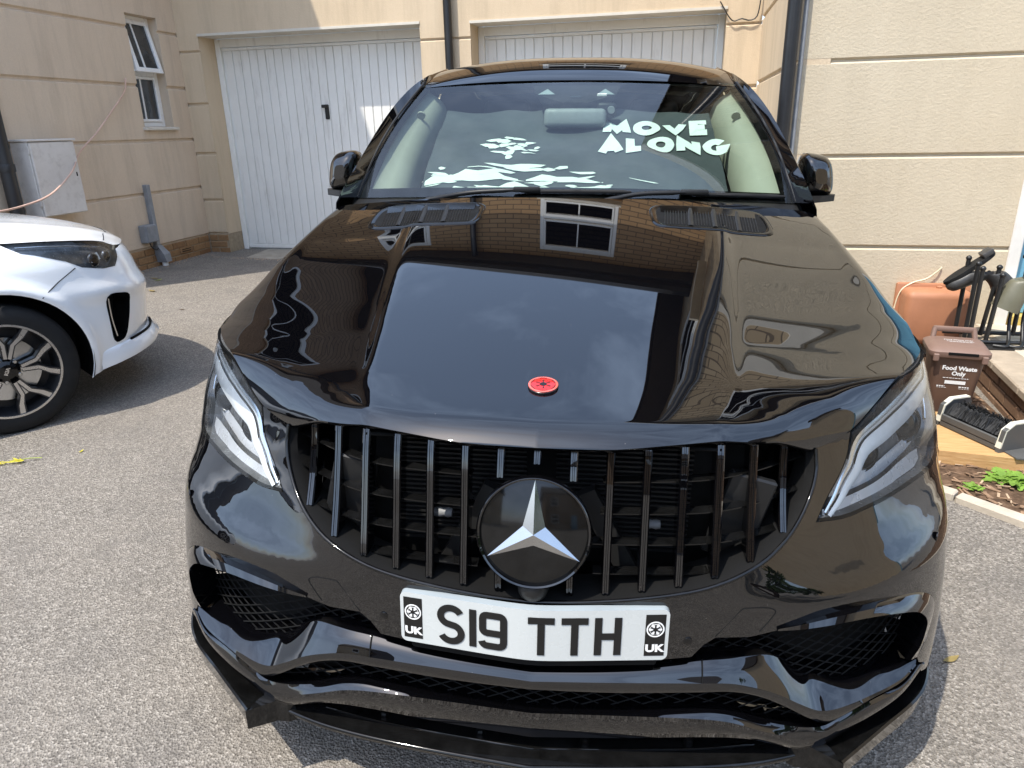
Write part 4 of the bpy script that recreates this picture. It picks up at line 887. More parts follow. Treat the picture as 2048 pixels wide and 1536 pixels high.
def make_headlight():
    hl2 = [tuple(v.to_2d()) for v in cr([(*sz(p), 0) for p in [HL[0]] + HL[16:12:-1]], 16)] + [tuple(v.to_2d()) for v in cr([(*sz(p), 0) for p in HL[12:6:-1]], 26)][0:] + [tuple(v.to_2d()) for v in cr([(*sz(p), 0) for p in HL[7:2:-1]], 18)][1:] + [sz(p) for p in (HL[2], HL[1])]
    cxy = (sum(p[0] for p in hl2) / len(hl2), sum(p[1] for p in hl2) / len(hl2))
    ins = lambda k: [(cxy[0] + (x - cxy[0]) * k, cxy[1] + (y - cxy[1]) * k) for x, y in hl2]
    root = empty('headlight'); root.parent = CAR
    skin('lamp_lens', ins(.985), fsh(.002), .012, 'lamp_glass', root)
    skin('lamp_housing', ins(.93), lambda s, z: sh(s / KP, z, -.045), .02, 'lamp_dark', root)
    dn = densify(hl2, .012); rim = [sh(s / KP, z, .0012) for s, z in dn]; rim2 = [sh(s / KP, z, -.006) for s, z in [(cxy[0] + (x - cxy[0]) * .965, cxy[1] + (y - cxy[1]) * .965) for x, y in dn]]; wall = [sh(s / KP, z, -.046) for s, z in [(cxy[0] + (x - cxy[0]) * .93, cxy[1] + (y - cxy[1]) * .93) for x, y in dn]]
    fixn(MB().loft([rim, rim2], True).build('lamp_seal', 'matt', root)); fixn(MB().loft([rim2, wall], True).build('lamp_wall', 'lamp_dark', root, 40))
    LED = [(0.895, 0.655, 0.892), (0.897, 0.647, 0.872), (0.880, 0.615, 0.857), (0.829, 0.529, 0.852), (0.763, 0.445, 0.837), (0.695, 0.367, 0.824), (0.648, 0.32, 0.812), (0.632, 0.299, 0.796), (0.622, 0.282, 0.776), (0.601, 0.257, 0.754), (0.582, 0.235, 0.73), (0.559, 0.208, 0.708)]
    P = cr(LED, 60); wd_ = hermite([0, .1, .3, .6, .8, 1.], [.006, .012, .016, .0135, .009, .003])
    def strip(off, d, wk, mat, name, bulge=.004):
        rows = []
        for i, p in enumerate(P):
            t = i / 59; a = P[max(0, i - 1)]; c = P[min(59, i + 1)]; s0, z0 = sz(p); sa, za = sz(a); sc, zc_ = sz(c); dx, dz = sc - sa, zc_ - za; L = math.hypot(dx, dz) or 1; nx, nz = -dz / L, dx / L; w = wd_(t) * wk; o = off * wd_(t) / .016
            rows.append([sh((s0 + nx * (o + k * w)) / KP, z0 + nz * (o + k * w), d + bulge * (1 - k * k)) for k in (-1, -.6, -.2, .2, .6, 1)])
        return fixn(MB().loft(rows).build(name, mat, root, 60))
    strip(0., -.0045, 1.25, 'led', 'light_guide', .003); 
    strip(-.0285, -.009, .9, 'lamp_chrome', 'upper_trim', .002)
    def bowl(c, r, name):
        s0, z0 = sz(c); p = sh(s0 / KP, z0, -.040); n = (sh(s0 / KP, z0, .05) - p).normalized(); n = (n * .5 + Vector((.0, -1, .12)).normalized()).normalized()
        mx = Matrix.Translation(p) @ n.to_track_quat('Z', 'Y').to_matrix().to_4x4()
        t = MB().lathe([(r * 1.08, -.01), (r * 1.1, .004), (r * 1.04, .007), (r * .98, .002)], 40, mx).build(name, 'lamp_chrome', root, 40)
        MB().lathe([(r * .98, -.002), (r * .9, .008), (r * .6, .017), (r * .3, .021), (.001, .022)], 40, mx).build('projector_lens', 'gloss', t, 60)
    bowl((.672, .34, .776), .034, 'projector'); bowl((.818, .50, .785), .042, 'projector')
    BAR = [(0.588, 0.256, 0.722), (0.68, 0.325, 0.729), (0.751, 0.402, 0.737), (0.802, 0.462, 0.738), (0.831, 0.496, 0.734), (0.835, 0.49, 0.712), (0.816, 0.461, 0.705), (0.748, 0.383, 0.71), (0.687, 0.32, 0.709), (0.628, 0.269, 0.702), (0.597, 0.245, 0.697), (0.572, 0.232, 0.698)]
    skin('lower_reflector', [sz(p) for p in BAR], fsh(-.022), .01, 'lamp_bowl', root)
    bt = [on(p, -.026) for p in ((.628, .269, .709), (.687, .32, .715), (.748, .383, .716), (.816, .461, .712), (.831, .48, .725))]; MB().tube(cr(bt, 24), .0035, 8).build('indicator_guide', 'led', root, 60)
    sil = [sz(p) for p in ((.632, .30, .785), (.70, .34, .745), (.80, .44, .755), (.87, .54, .76), (.86, .52, .735), (.75, .38, .725), (.66, .30, .722), (.59, .25, .720), (.61, .27, .76))]
    skin('bezel', sil, fsh(-.041), .012, 'lamp_bowl', root)
    for k in range(4):
        p = (.556 + .010 * k, .19 + .007 * k, .7075 - .0003 * k); a = on((p[0], p[1], p[2] - .004), -.014); c = on((p[0] + .003, p[1], p[2] + .010), -.014); MB().tube([a, c], .0022, 6).build('rib', 'led', root, 60)
    MB().tube(cr([on(p, -.02) for p in ((.91, .63, .86), (.925, .62, .82), (.915, .59, .79), (.905, .57, .775))], 20), .004, 8).build('side_marker', 'lamp_chrome', root, 60)
    r2 = empty('headlight'); r2.parent = CAR
    for ch in list(root.children): mirror(ch, r2)
make_headlight()

# ---- upper body
def ws(x, t, d=0.):                          # windscreen surface
    hw = .79 + (.640 - .79) * t + .02 * math.sin(math.pi * t); q = (x / .79) ** 2
    y = 1.47 + .12 * q + (2.15 - 1.47 + (-.02 - .12) * q) * t; z = 1.192 - .022 * q + (1.606 - 1.192 + (-.03 + .022) * q) * t + .014 * math.sin(math.pi * t)
    return Vector((x, y + d * .52, z - d * .85))
def whw(t): return .79 + (.640 - .79) * t + .02 * math.sin(math.pi * t)
def make_upper():
    N = 40
    rows = [[ws(whw(t) * (i / N * 2 - 1), t) for i in range(N + 1)] for t in [k / 24 for k in range(25)]]
    g = MB().loft(rows).build('windscreen', 'windscreen_glass', CAR, 180); fixn(g)
    # black printed border on the glass
    def band(name, fnr): 
        fixn(MB().loft(fnr).build(name, 'gloss', g))
    band('screen_border', [[ws(whw(t) * (i / N * 2 - 1), t, .003) for i in range(N + 1)] for t in (0., .03, .07)])
    band('screen_border', [[ws(whw(t) * (i / N * 2 - 1), t, .003) for i in range(N + 1)] for t in (.95, .975, 1.)])
    for s in (1, -1): band('screen_border', [[ws(s * (whw(t) - k), t, .0032) for t in [q / 20 for q in range(21)]] for k in (0, .02, .035)])
    # A-pillars
    PO = [(.832, 1.46, 1.165), (.818, 1.56, 1.235), (.79, 1.78, 1.363), (.735, 2.0, 1.508), (.678, 2.2, 1.606), (.640, 2.4, 1.646), (.625, 2.65, 1.665)]
    po = cr(PO, 40)
    def pil(k): 
        t = min(1, k / 30); return ws(whw(t) + .002, t, -.002) if k <= 30 else None
    inn = [ws(whw(min(1, i / 32)) , min(1, i / 32), -.003) if i <= 32 else Vector((.64 - .004 * (i - 32), 2.15 + .055 * (i - 32), 1.585 + .012 * (i - 32))) for i in range(40)]
    mid = [(a * .45 + c * .55) + Vector((.012, -.02, .012)) for a, c in zip(inn, po)]; low = [p + Vector((.014, .03, -.035)) for p in po]; lw2 = [p + Vector((.012, .10, -.075)) for p in po]
    a = fixn(MB().loft([[p + Vector((-.004, .012, -.012)) for p in inn], inn, mid, po, low, lw2]).build('pillar', 'paint', CAR, 60)); mirror(a, CAR)
    tr = MB().tube([p + Vector((.006, -.003, .003)) for p in inn[:33]], .005, 6).build('screen_trim', 'plastic', a, 60); mirror(tr, CAR)
    # roof
    rows = []
    for y, zc, hw, dr in ((2.135, 1.603, .645, .03), (2.17, 1.624, .65, .038), (2.25, 1.658, .652, .05), (2.4, 1.702, .652, .056), (2.6, 1.726, .65, .060), (2.9, 1.737, .645, .062), (3.3, 1.722, .63, .07), (3.8, 1.64, .60, .08), (4.2, 1.50, .57, .08), (4.55, 1.30, .56, .06), (4.7, 1.20, .60, .04)):
        rows.append([Vector((hw * u, y - .02 * u * u * (1 if y < 2.3 else 0), zc - dr * abs(u) ** 2.6)) for u in [i / 20 - 1 for i in range(41)]])
    cols = [cr([r[i] for r in rows], 80) for i in range(41)]; fixn(MB().loft([[c[j] for c in cols] for j in range(80)]).build('roof', 'paint', CAR, 80))
    # side skin below the glass, with wheel arches
    WR = ((.93, .37), (3.845, .37))
    topz = hermite([.78, 1.0, 1.25, 1.47, 2.0, 3.5, 4.4, 4.75], [.940, .958, .99, 1.035, 1.10, 1.13, 1.14, 1.10])
    def fs(y, z):
        zz = min(z, .97); w = fW(zz) if z < .9 else lerp(z, [.9, .95, 1.0, 1.1, 1.2], [.908, .893, .884, .874, .86]); w += .02 * math.exp(-((y - 3.9) / .5) ** 2) + .012 * math.exp(-((z - .86) / .05) ** 2) * min(1, max(0, (y - 1.4) * 2))
        if y > 4.2: w -= .9 * (y - 4.2) ** 2 * .6
        return Vector((w, y, z))
    ol = [(.78, .255)]
    ol = [(.782, .766)]
    for k in range(25): a_ = R(112 - 100 * k / 24 if False else 111 - (111 + 14) * k / 24); ol.append((.93 + .415 * math.cos(a_), .37 + .415 * math.sin(a_)))
    ol += [(1.36, .25), (3.40, .25)]
    for k in range(33): a_ = R(197 - (197 + 17) * k / 32); ol.append((3.845 + .425 * math.cos(a_), .37 + .425 * math.sin(a_)))
    ol += [(4.72, .30), (4.75, 1.10)] + [(y, topz(y)) for y in (4.4, 4., 3.5, 3., 2.5, 2., 1.7, 1.47, 1.25, 1.1, 1.0, .9, .782)]
    sd = skin('body_side', ol, fs, .05, 'paint', CAR); sd2 = mirror(sd, CAR)
    for p, s in ((sd, 1), (sd2, -1)):
        for y in (1.62, 2.72): MB().tube([Vector((s * (fs(y, z).x + .0004), y, z)) for z in (.35, .5, .7, .9, topz(y) - .01)], .0016, 5).build('door_seam', 'matt', p)
        for y in (2.45, 3.45):
            q = fs(y, .98); MB().bbox(-.012, .012, -.11, .11, -.013, .013, .006, 2, Matrix.Translation((s * (q.x + .012), y, .98))).build('door_handle', 'gloss', p, 40)
    # side windows
    tb = lambda y: Vector((lerp(y, [1.62, 2.2, 3.5, 4.4], [.862, .872, .865, .80]), y, topz(y) + .004))
    tp = hermite([1.62, 1.8, 2.0, 2.2, 2.4, 2.9, 3.5, 4.2], [1.23, 1.35, 1.48, 1.57, 1.62, 1.655, 1.61, 1.42]); tx = hermite([1.62, 1.8, 2.0, 2.2, 2.4, 2.9, 3.5, 4.2], [.838, .80, .755, .71, .675, .655, .64, .61])
    for nm, ys, mt in (('side_window', (1.64, 1.8, 2.0, 2.2, 2.4, 2.7), 'side_glass'), ('rear_side_window', (2.74, 3.0, 3.3, 3.6, 3.9, 4.15), 'tinted_glass')):
        w = fixn(MB().loft([[tb(y) for y in ys], [tb(y).lerp(Vector((tx(y), y, tp(y))), .5) + Vector((.012, 0, 0)) for y in ys], [Vector((tx(y), y, tp(y))) for y in ys]]).build(nm, mt, CAR, 180)); mirror(w, CAR)
    ys = [2.9 + k * .08 for k in range(17)]; rb = fixn(MB().loft([[Vector((tx(y), y, tp(y) - .004)) for y in ys], [Vector((tx(y) + .006, y, tp(y) + .03)) for y in ys], [Vector((tx(y) - .04, y + .0, tp(y) + .05)) for y in ys]]).build('roof_rail', 'paint', CAR, 60)); mirror(rb, CAR)
    # tail
    t = MB().loft([[Vector((u * .60, 4.7, 1.20 - .03 * u * u)) for u in (-1, -.5, 0, .5, 1)], [Vector((u * .78, 4.80 - .1 * u * u, 1.10)) for u in (-1, -.5, 0, .5, 1)], [Vector((u * .90, 4.86 - .16 * u * u, .80)) for u in (-1, -.5, 0, .5, 1)], [Vector((u * .90, 4.88 - .16 * u * u, .5)) for u in (-1, -.5, 0, .5, 1)], [Vector((u * .88, 4.84 - .16 * u * u, .28)) for u in (-1, -.5, 0, .5, 1)]])
    fixn(t.build('tailgate', 'paint', CAR, 60))
    MB().box(-.80, .80, .55, 4.6, .24, .27).build('underbody', 'matt', CAR)
    MB().loft([[Vector((-.46, .30, .80)), Vector((.46, .30, .80))], [Vector((-.62, .60, .84)), Vector((.62, .60, .84))], [Vector((-.78, 1.45, .95)), Vector((.78, 1.45, .95))], [Vector((-.80, 1.6, .3)), Vector((.80, 1.6, .3))]]).build('bulkhead', 'matt', CAR)
    # scuttle panel and wipers
    rows = [[Vector((u * .80, 1.36 + .10 * u * u, 1.168 - .018 * u * u)) for u in [i / 12 - 1 for i in range(25)]], [Vector((u * .80, 1.43 + .11 * u * u, 1.166 - .02 * u * u)) for u in [i / 12 - 1 for i in range(25)]], [Vector((u * .80, 1.50 + .12 * u * u, 1.197 - .022 * u * u)) for u in [i / 12 - 1 for i in range(25)]]]
    fixn(MB().loft(rows).build('scuttle', 'plastic', CAR, 60))
    for (x0, x1, xa, piv) in ((-.17, .215, -.15, -.50), (.41, .755, .43, .10)):
        w = empty('wiper'); w.parent = CAR
        pts = [ws(x0 + (x1 - x0) * k / 12, .022 + .004 * k / 12, -.010) for k in range(13)]
        MB().tube(pts, [.004] + [.008] * 11 + [.005], 6).build('blade', 'rubber', w, 60)
        pa = [Vector((piv, 1.44, 1.178)), ws(piv + (xa - piv) * .4, .005, -.014), ws(piv + (xa - piv) * .8, .016, -.018), ws(xa, .026, -.016)]
        MB().tube(cr(pa, 14), [.010] * 3 + [.008] * 8 + [.006] * 3, 8).build('arm', 'plastic', w, 60)
        MB().bbox(xa - .045, xa + .05, -.012, .012, -.008, .010, .005, 2, Matrix.Translation(Vector((0, 0, 0)) + Vector((0, ws(xa, .024, -.016).y, ws(xa, .024, -.016).z)))).build('clip', 'plastic', w, 40)
    # door mirrors
    for s in (1, -1):
        rows = []
        for k, (y, sc_) in enumerate(((1.835, .35), (1.845, .62), (1.862, .82), (1.89, .95), (1.93, 1.), (1.975, .98), (1.985, .93))):
            row = []
            for q in range(32):
                a_ = 2 * math.pi * q / 32; c_, s_ = math.cos(a_), math.sin(a_); e = .55
                hx = .068 * sc_ * (abs(c_) ** e) * (1 if c_ > 0 else -1); hz = .078 * sc_ * (abs(s_) ** e) * (1 if s_ > 0 else -1)
                hx += -.012 * (hz / .078) - .010; cxk = .952
                row.append(Vector((s * (cxk + hx * (1 - .12 * (hz > 0) * hz / .078)), y + .02 * (hx / .07), 1.246 + hz + .008 * (hx / .07) * -1)))
            rows.append(row)
        b = MB().loft(rows, True); b.f.append(tuple(range(32))); b.f.append(tuple(reversed(range(6 * 32, 7 * 32)))); m_ = fixn(b.build('door_mirror', 'gloss', CAR, 60)); m_.data.materials[0] = M['paint']
        b = MB(); P = [(.82, 1.80), (.86, 1.785), (.95, 1.835), (1.015, 1.885), (1.025, 1.91), (1.015, 1.94), (.93, 1.98), (.82, 1.95)]
        b.prism([(s * x, y) for x, y in P], 1.148, 1.172, lambda x, y, z: (x, y, z + .02 * (abs(x) - .82))); fixn(b.build('mirror_foot', 'plastic', m_))
        g = MB(); g.add([rows[6][q] + Vector((0, -.002, 0)) for q in range(32)], [tuple(range(32))]); 
        # thin side indicator strip
        MB().tube(cr([rows[4][q] + Vector((0, -.02, .0)) for q in ((30, 31, 0, 1, 2) if True else ())], 10), .003, 6).build('repeater', 'gloss', m_, 60)
    # cabin: dash, pillars trim, headlining
    fixn(MB().loft([[Vector((u * .78, 1.52, 1.17 - .02 * u * u)) for u in (-1, -.5, 0, .5, 1)], [Vector((u * .76, 1.85, 1.16)) for u in (-1, -.5, 0, .5, 1)], [Vector((u * .76, 1.98, 1.08)) for u in (-1, -.5, 0, .5, 1)], [Vector((u * .76, 2.0, .6)) for u in (-1, -.5, 0, .5, 1)]]).build('dashboard', 'cabin_dark', CAR, 60))
    for s in (1, -1):
        ts = [.045 + .925 * k / 20 for k in range(21)]; prof = ((.036, .010), (.050, .030), (.085, .045), (.125, .075), (.150, .13), (.150, .19))
        fixn(MB().loft([[ws(s * (whw(t) - a_ * (1.05 - .45 * t)), t, b_) for a_, b_ in prof] for t in ts]).build('pillar_trim', 'cabin_beige', CAR, 60))
        p = ws(s * (whw(.74) - .062), .74, .030); mx = Matrix.Translation(p) @ Matrix.Rotation(R(-58), 4, 'X'); MB().lathe([(.017, -.006), (.017, .001), (.0155, .002)], 20, mx).build('airbag_cap', 'cabin_beige', CAR, 40)
    fixn(MB().loft([[Vector((u * .60, 2.19, 1.572 - .02 * u * u)) for u in (-1, -.5, 0, .5, 1)], [Vector((u * .60, 2.6, 1.66 - .03 * u * u)) for u in (-1, -.5, 0, .5, 1)], [Vector((u * .60, 3.6, 1.62 - .03 * u * u)) for u in (-1, -.5, 0, .5, 1)]]).build('headlining', 'cabin_beige', CAR, 60))
    for s in (1, -1):
        sw = MB().bbox(-.26, .26, -.06, .10, -.05, .60, .05, 3, Matrix.Translation((s * .38, 2.75, .72)) @ Matrix.Rotation(R(-14), 4, 'X')).build('front_seat', 'cabin_dark', CAR, 60)
        MB().bbox(-.12, .12, -.05, .05, 0, .19, .04, 3, Matrix.Translation((s * .38, 2.90, 1.36))).build('headrest', 'cabin_dark', sw, 60)
    # camera housing behind the glass, interior mirror, dash camera
    hs = MB(); P = [(-.185, .985), (.185, .985), (.165, .86), (.10, .80), (.05, .765), (-.05, .765), (-.10, .80), (-.165, .86)]
    hs.add([ws(x, t, .006) for x, t in P] + [ws(x * .8, t - .02, .06) for x, t in P], [tuple(range(8)), tuple(reversed(range(8, 16)))] + [(i, (i + 1) % 8, (i + 1) % 8 + 8, i + 8) for i in range(8)])
    hs = fixn(hs.build('sensor_housing', 'plastic', CAR))
    for s in (1, -1):
        b = MB(); tri = [(s * .085, .845), (s * .155, .845), (s * .118, .905)]; b.add([ws(x, t, .003) for x, t in tri], [(0, 1, 2)]); fixn(b.build('sensor_window', 'acrylic_grey', hs))
    b = MB(); b.add([ws(x, t, .003) for x, t in ((-.022, .81), (.022, .81), (.022, .83), (-.022, .83))], [(0, 1, 2, 3)]); fixn(b.build('rain_sensor', 'house_glass', hs))
    c = ws(0, .705, .048); MB().bbox(-.125, .125, -.016, .016, -.038, .038, .02, 3, Matrix.Translation(c) @ Matrix.Rotation(R(-8), 4, 'X')).build('interior_mirror', 'conduit_grey', CAR, 50)
    c = ws(.125, .765, .038); dc = MB().bbox(-.038, .038, -.02, .025, -.028, .028, .012, 3, Matrix.Translation(c)).build('dash_camera', 'plastic', CAR, 50)
    MB().lathe([(.013, 0), (.015, -.012), (.013, -.016)], 20, Matrix.Translation(c + Vector((.018, -.018, 0))), 'y').build('camera_lens', 'conduit_grey', dc, 40)
    b = MB().bbox(-.02, .02, -.002, .002, -.012, .012, .002, 1, Matrix.Translation(ws(.105, .835, .01))); b.build('sticker', 'print_white', dc)
make_upper()

def make_wheel(parent, x, y, z, r, w, sgn, name='wheel'):
    h = empty(name, (x, y, z)); h.parent = parent
    prof = [(r * .70, -w / 2), (r * .80, -w / 2 - .004), (r * .93, -w / 2), (r * .985, -w / 2 + .02), (r, -w / 4), (r, w / 4), (r * .985, w / 2 - .02), (r * .93, w / 2), (r * .80, w / 2 + .004), (r * .70, w / 2)]
    MB().lathe(prof, 56, None, 'x', False).build('tyre', 'rubber', h, 50); return h
for yy in (.93, 3.845):
    for s in (1, -1):
        h = make_wheel(CAR, s * .84, yy, .37, .37, .26, s)
        MB().lathe([(.26, s * .10), (.265, s * .125), (.25, s * .127), (.24, s * .11), (.23, 0)], 48, None, 'x', False).build('rim', 'alloy_dark', h, 40)
        for k in range(5):
            b = MB().bbox(s * .098, s * .118, -.03, .03, .0, .25, .006, 1, Matrix.Rotation(R(72 * k), 4, 'X')); b.build('spoke', 'alloy_dark', h)

# ---- folding sunshade inside the windscreen
def make_shade():
    root = empty('sunshade', (0, 0, 0), 'dark printed sunshade reading MOVE ALONG behind the windscreen of the black car', 'sunshade'); root.matrix_world = CARM
    L = .80                                  # slope length of the screen
    def sp(x, t, d=0.):
        wob = .014 * math.sin(x * 9 + t * 5) + .010 * abs(math.sin(x * 11 - t * 7)) + .007 * math.sin(x * 27 + t * 21) + .005 * abs(math.sin(x * 19 + t * 33))
        return ws(x, t, .088 + wob * .6 - d)
    hw = lambda t: .595 - .055 * t
    rows = [[sp(hw(t) * (i / 30 - 1), t) for i in range(61)] for t in [.045 + .86 * k / 40 for k in range(41)]]
    fixn(MB().loft(rows).build('fabric', 'shade_fabric', root, 180))
    GL = dict(M=(1.25, [[(0, 0), (.10, 1), (.5, .22), (.90, 1), (1, 0)]]), O=(1.2, [arc(.5, .5, .5, .5, 0, 350, 26) + ['c']]), V=(1.1, [[(0, 1), (.5, 0), (1, 1)]]), E=(.95, [[(1, 1), (0, 1), (0, 0), (1, 0)], [(0, .5), (.85, .5)]]),
              A=(1.15, [[(0, 0), (.5, 1), (1, 0)], [(.2, .3), (.8, .3)]]), L=(.85, [[(0, 1), (0, 0), (1, 0)]]), N=(1.1, [[(0, 0), (0, 1), (1, 0), (1, 1)]]), G=(1.15, [arc(.5, .5, .5, .5, 42, 325, 24) + [(1, .42), (.55, .42)]]))
    def word(name, body, x0, x1, t0, t1, slant, th=.034):
        gap = .09; tot = sum(GL[c][0] for c in body) + gap * (len(body) - 1); k = (x1 - x0) / tot; hgt = (t1 - t0) * L - th; x = x0; parts = []
        for c in body:
            w = GL[c][0] * k
            for line in GL[c][1]:
                cl = line[-1] == 'c'; pl = [(x + p[0] * (w - th) + th / 2, p[1] * hgt + th / 2) for p in (line[:-1] if cl else line)]
                if not cl:
                    dd = []
                    for p, q in zip(pl, pl[1:]):
                        n = max(1, int(math.hypot(q[0] - p[0], q[1] - p[1]) / .03)); dd += [(p[0] + (q[0] - p[0]) * i / n, p[1] + (q[1] - p[1]) * i / n) for i in range(n)]
                    pl = dd + [pl[-1]]
                parts.append(stroke(pl, th, cl))
            x += (GL[c][0] + gap) * k
        fixn(plate_mesh(parts, lambda u, v, d: sp(u, t0 + v / L + slant * (u - x0) / (x1 - x0), .005 + d), .0005).build(name, 'shade_print', root))
    word('printed_word', 'MOVE', .112, .545, .612, .742, .075); word('printed_word', 'ALONG', .095, .605, .458, .598, .055)
    # plain abstract white patches along the lower edge of the print
    rnd = random.Random(5)
    def patch(poly):
        def fm(x, t): return sp(x, t, .004)
        return skin('printed_patch', poly, fm, .03, 'shade_print', root, flip=False)
    def ridge(xa, xb, base, tops):
        n = len(tops); p = [(xa + (xb - xa) * k / (n - 1), tops[k] + rnd.uniform(-.008, .008)) for k in range(n)]
        return [(xa, base)] + p + [(xb, base + .01)]
    patch(ridge(-.50, .02, .06, [.10, .205, .19, .215, .20, .235, .21, .225, .19, .13]))
    patch(ridge(-.57, -.20, .245, [.27, .325, .30, .345, .315, .33, .29, .27]))
    patch(ridge(-.17, .12, .255, [.27, .30, .285, .31, .29, .265]))
    patch(ridge(.06, .34, .065, [.08, .13, .185, .16, .20, .15, .12, .085]))
    for k in range(26):
        aa, q_ = rnd.uniform(0, 6.283), rnd.uniform(0, 1) ** .6; cx_, ct = -.235 + .11 * q_ * math.cos(aa), .525 + .10 * q_ * math.sin(aa); w_, h_ = rnd.uniform(.014, .042), rnd.uniform(.008, .022); sl_ = rnd.uniform(-.3, .5)
        patch([(cx_ + w_ * math.cos(6.283 * j / 6) * rnd.uniform(.6, 1.1), ct + h_ * math.sin(6.283 * j / 6) * rnd.uniform(.5, 1.2) + sl_ * w_ * math.cos(6.283 * j / 6)) for j in range(6)])
    for k in range(70):
        cx_, ct = rnd.uniform(-.56, .36), rnd.uniform(.07, .37); w_, h_ = rnd.uniform(.015, .08), rnd.uniform(.004, .018); n_ = 7; sl_ = rnd.uniform(-.25, .35)
        if ct > .27 and cx_ > .05: continue
        patch([(cx_ + w_ * math.cos(6.283 * j / n_) * rnd.uniform(.6, 1.1), ct + h_ * math.sin(6.283 * j / n_) * rnd.uniform(.5, 1.2) + sl_ * w_ * math.cos(6.283 * j / n_)) for j in range(n_)])
    patch([(-.34, .37), (-.30, .355), (-.12, .36), (-.10, .385), (-.2, .392)])
make_shade()

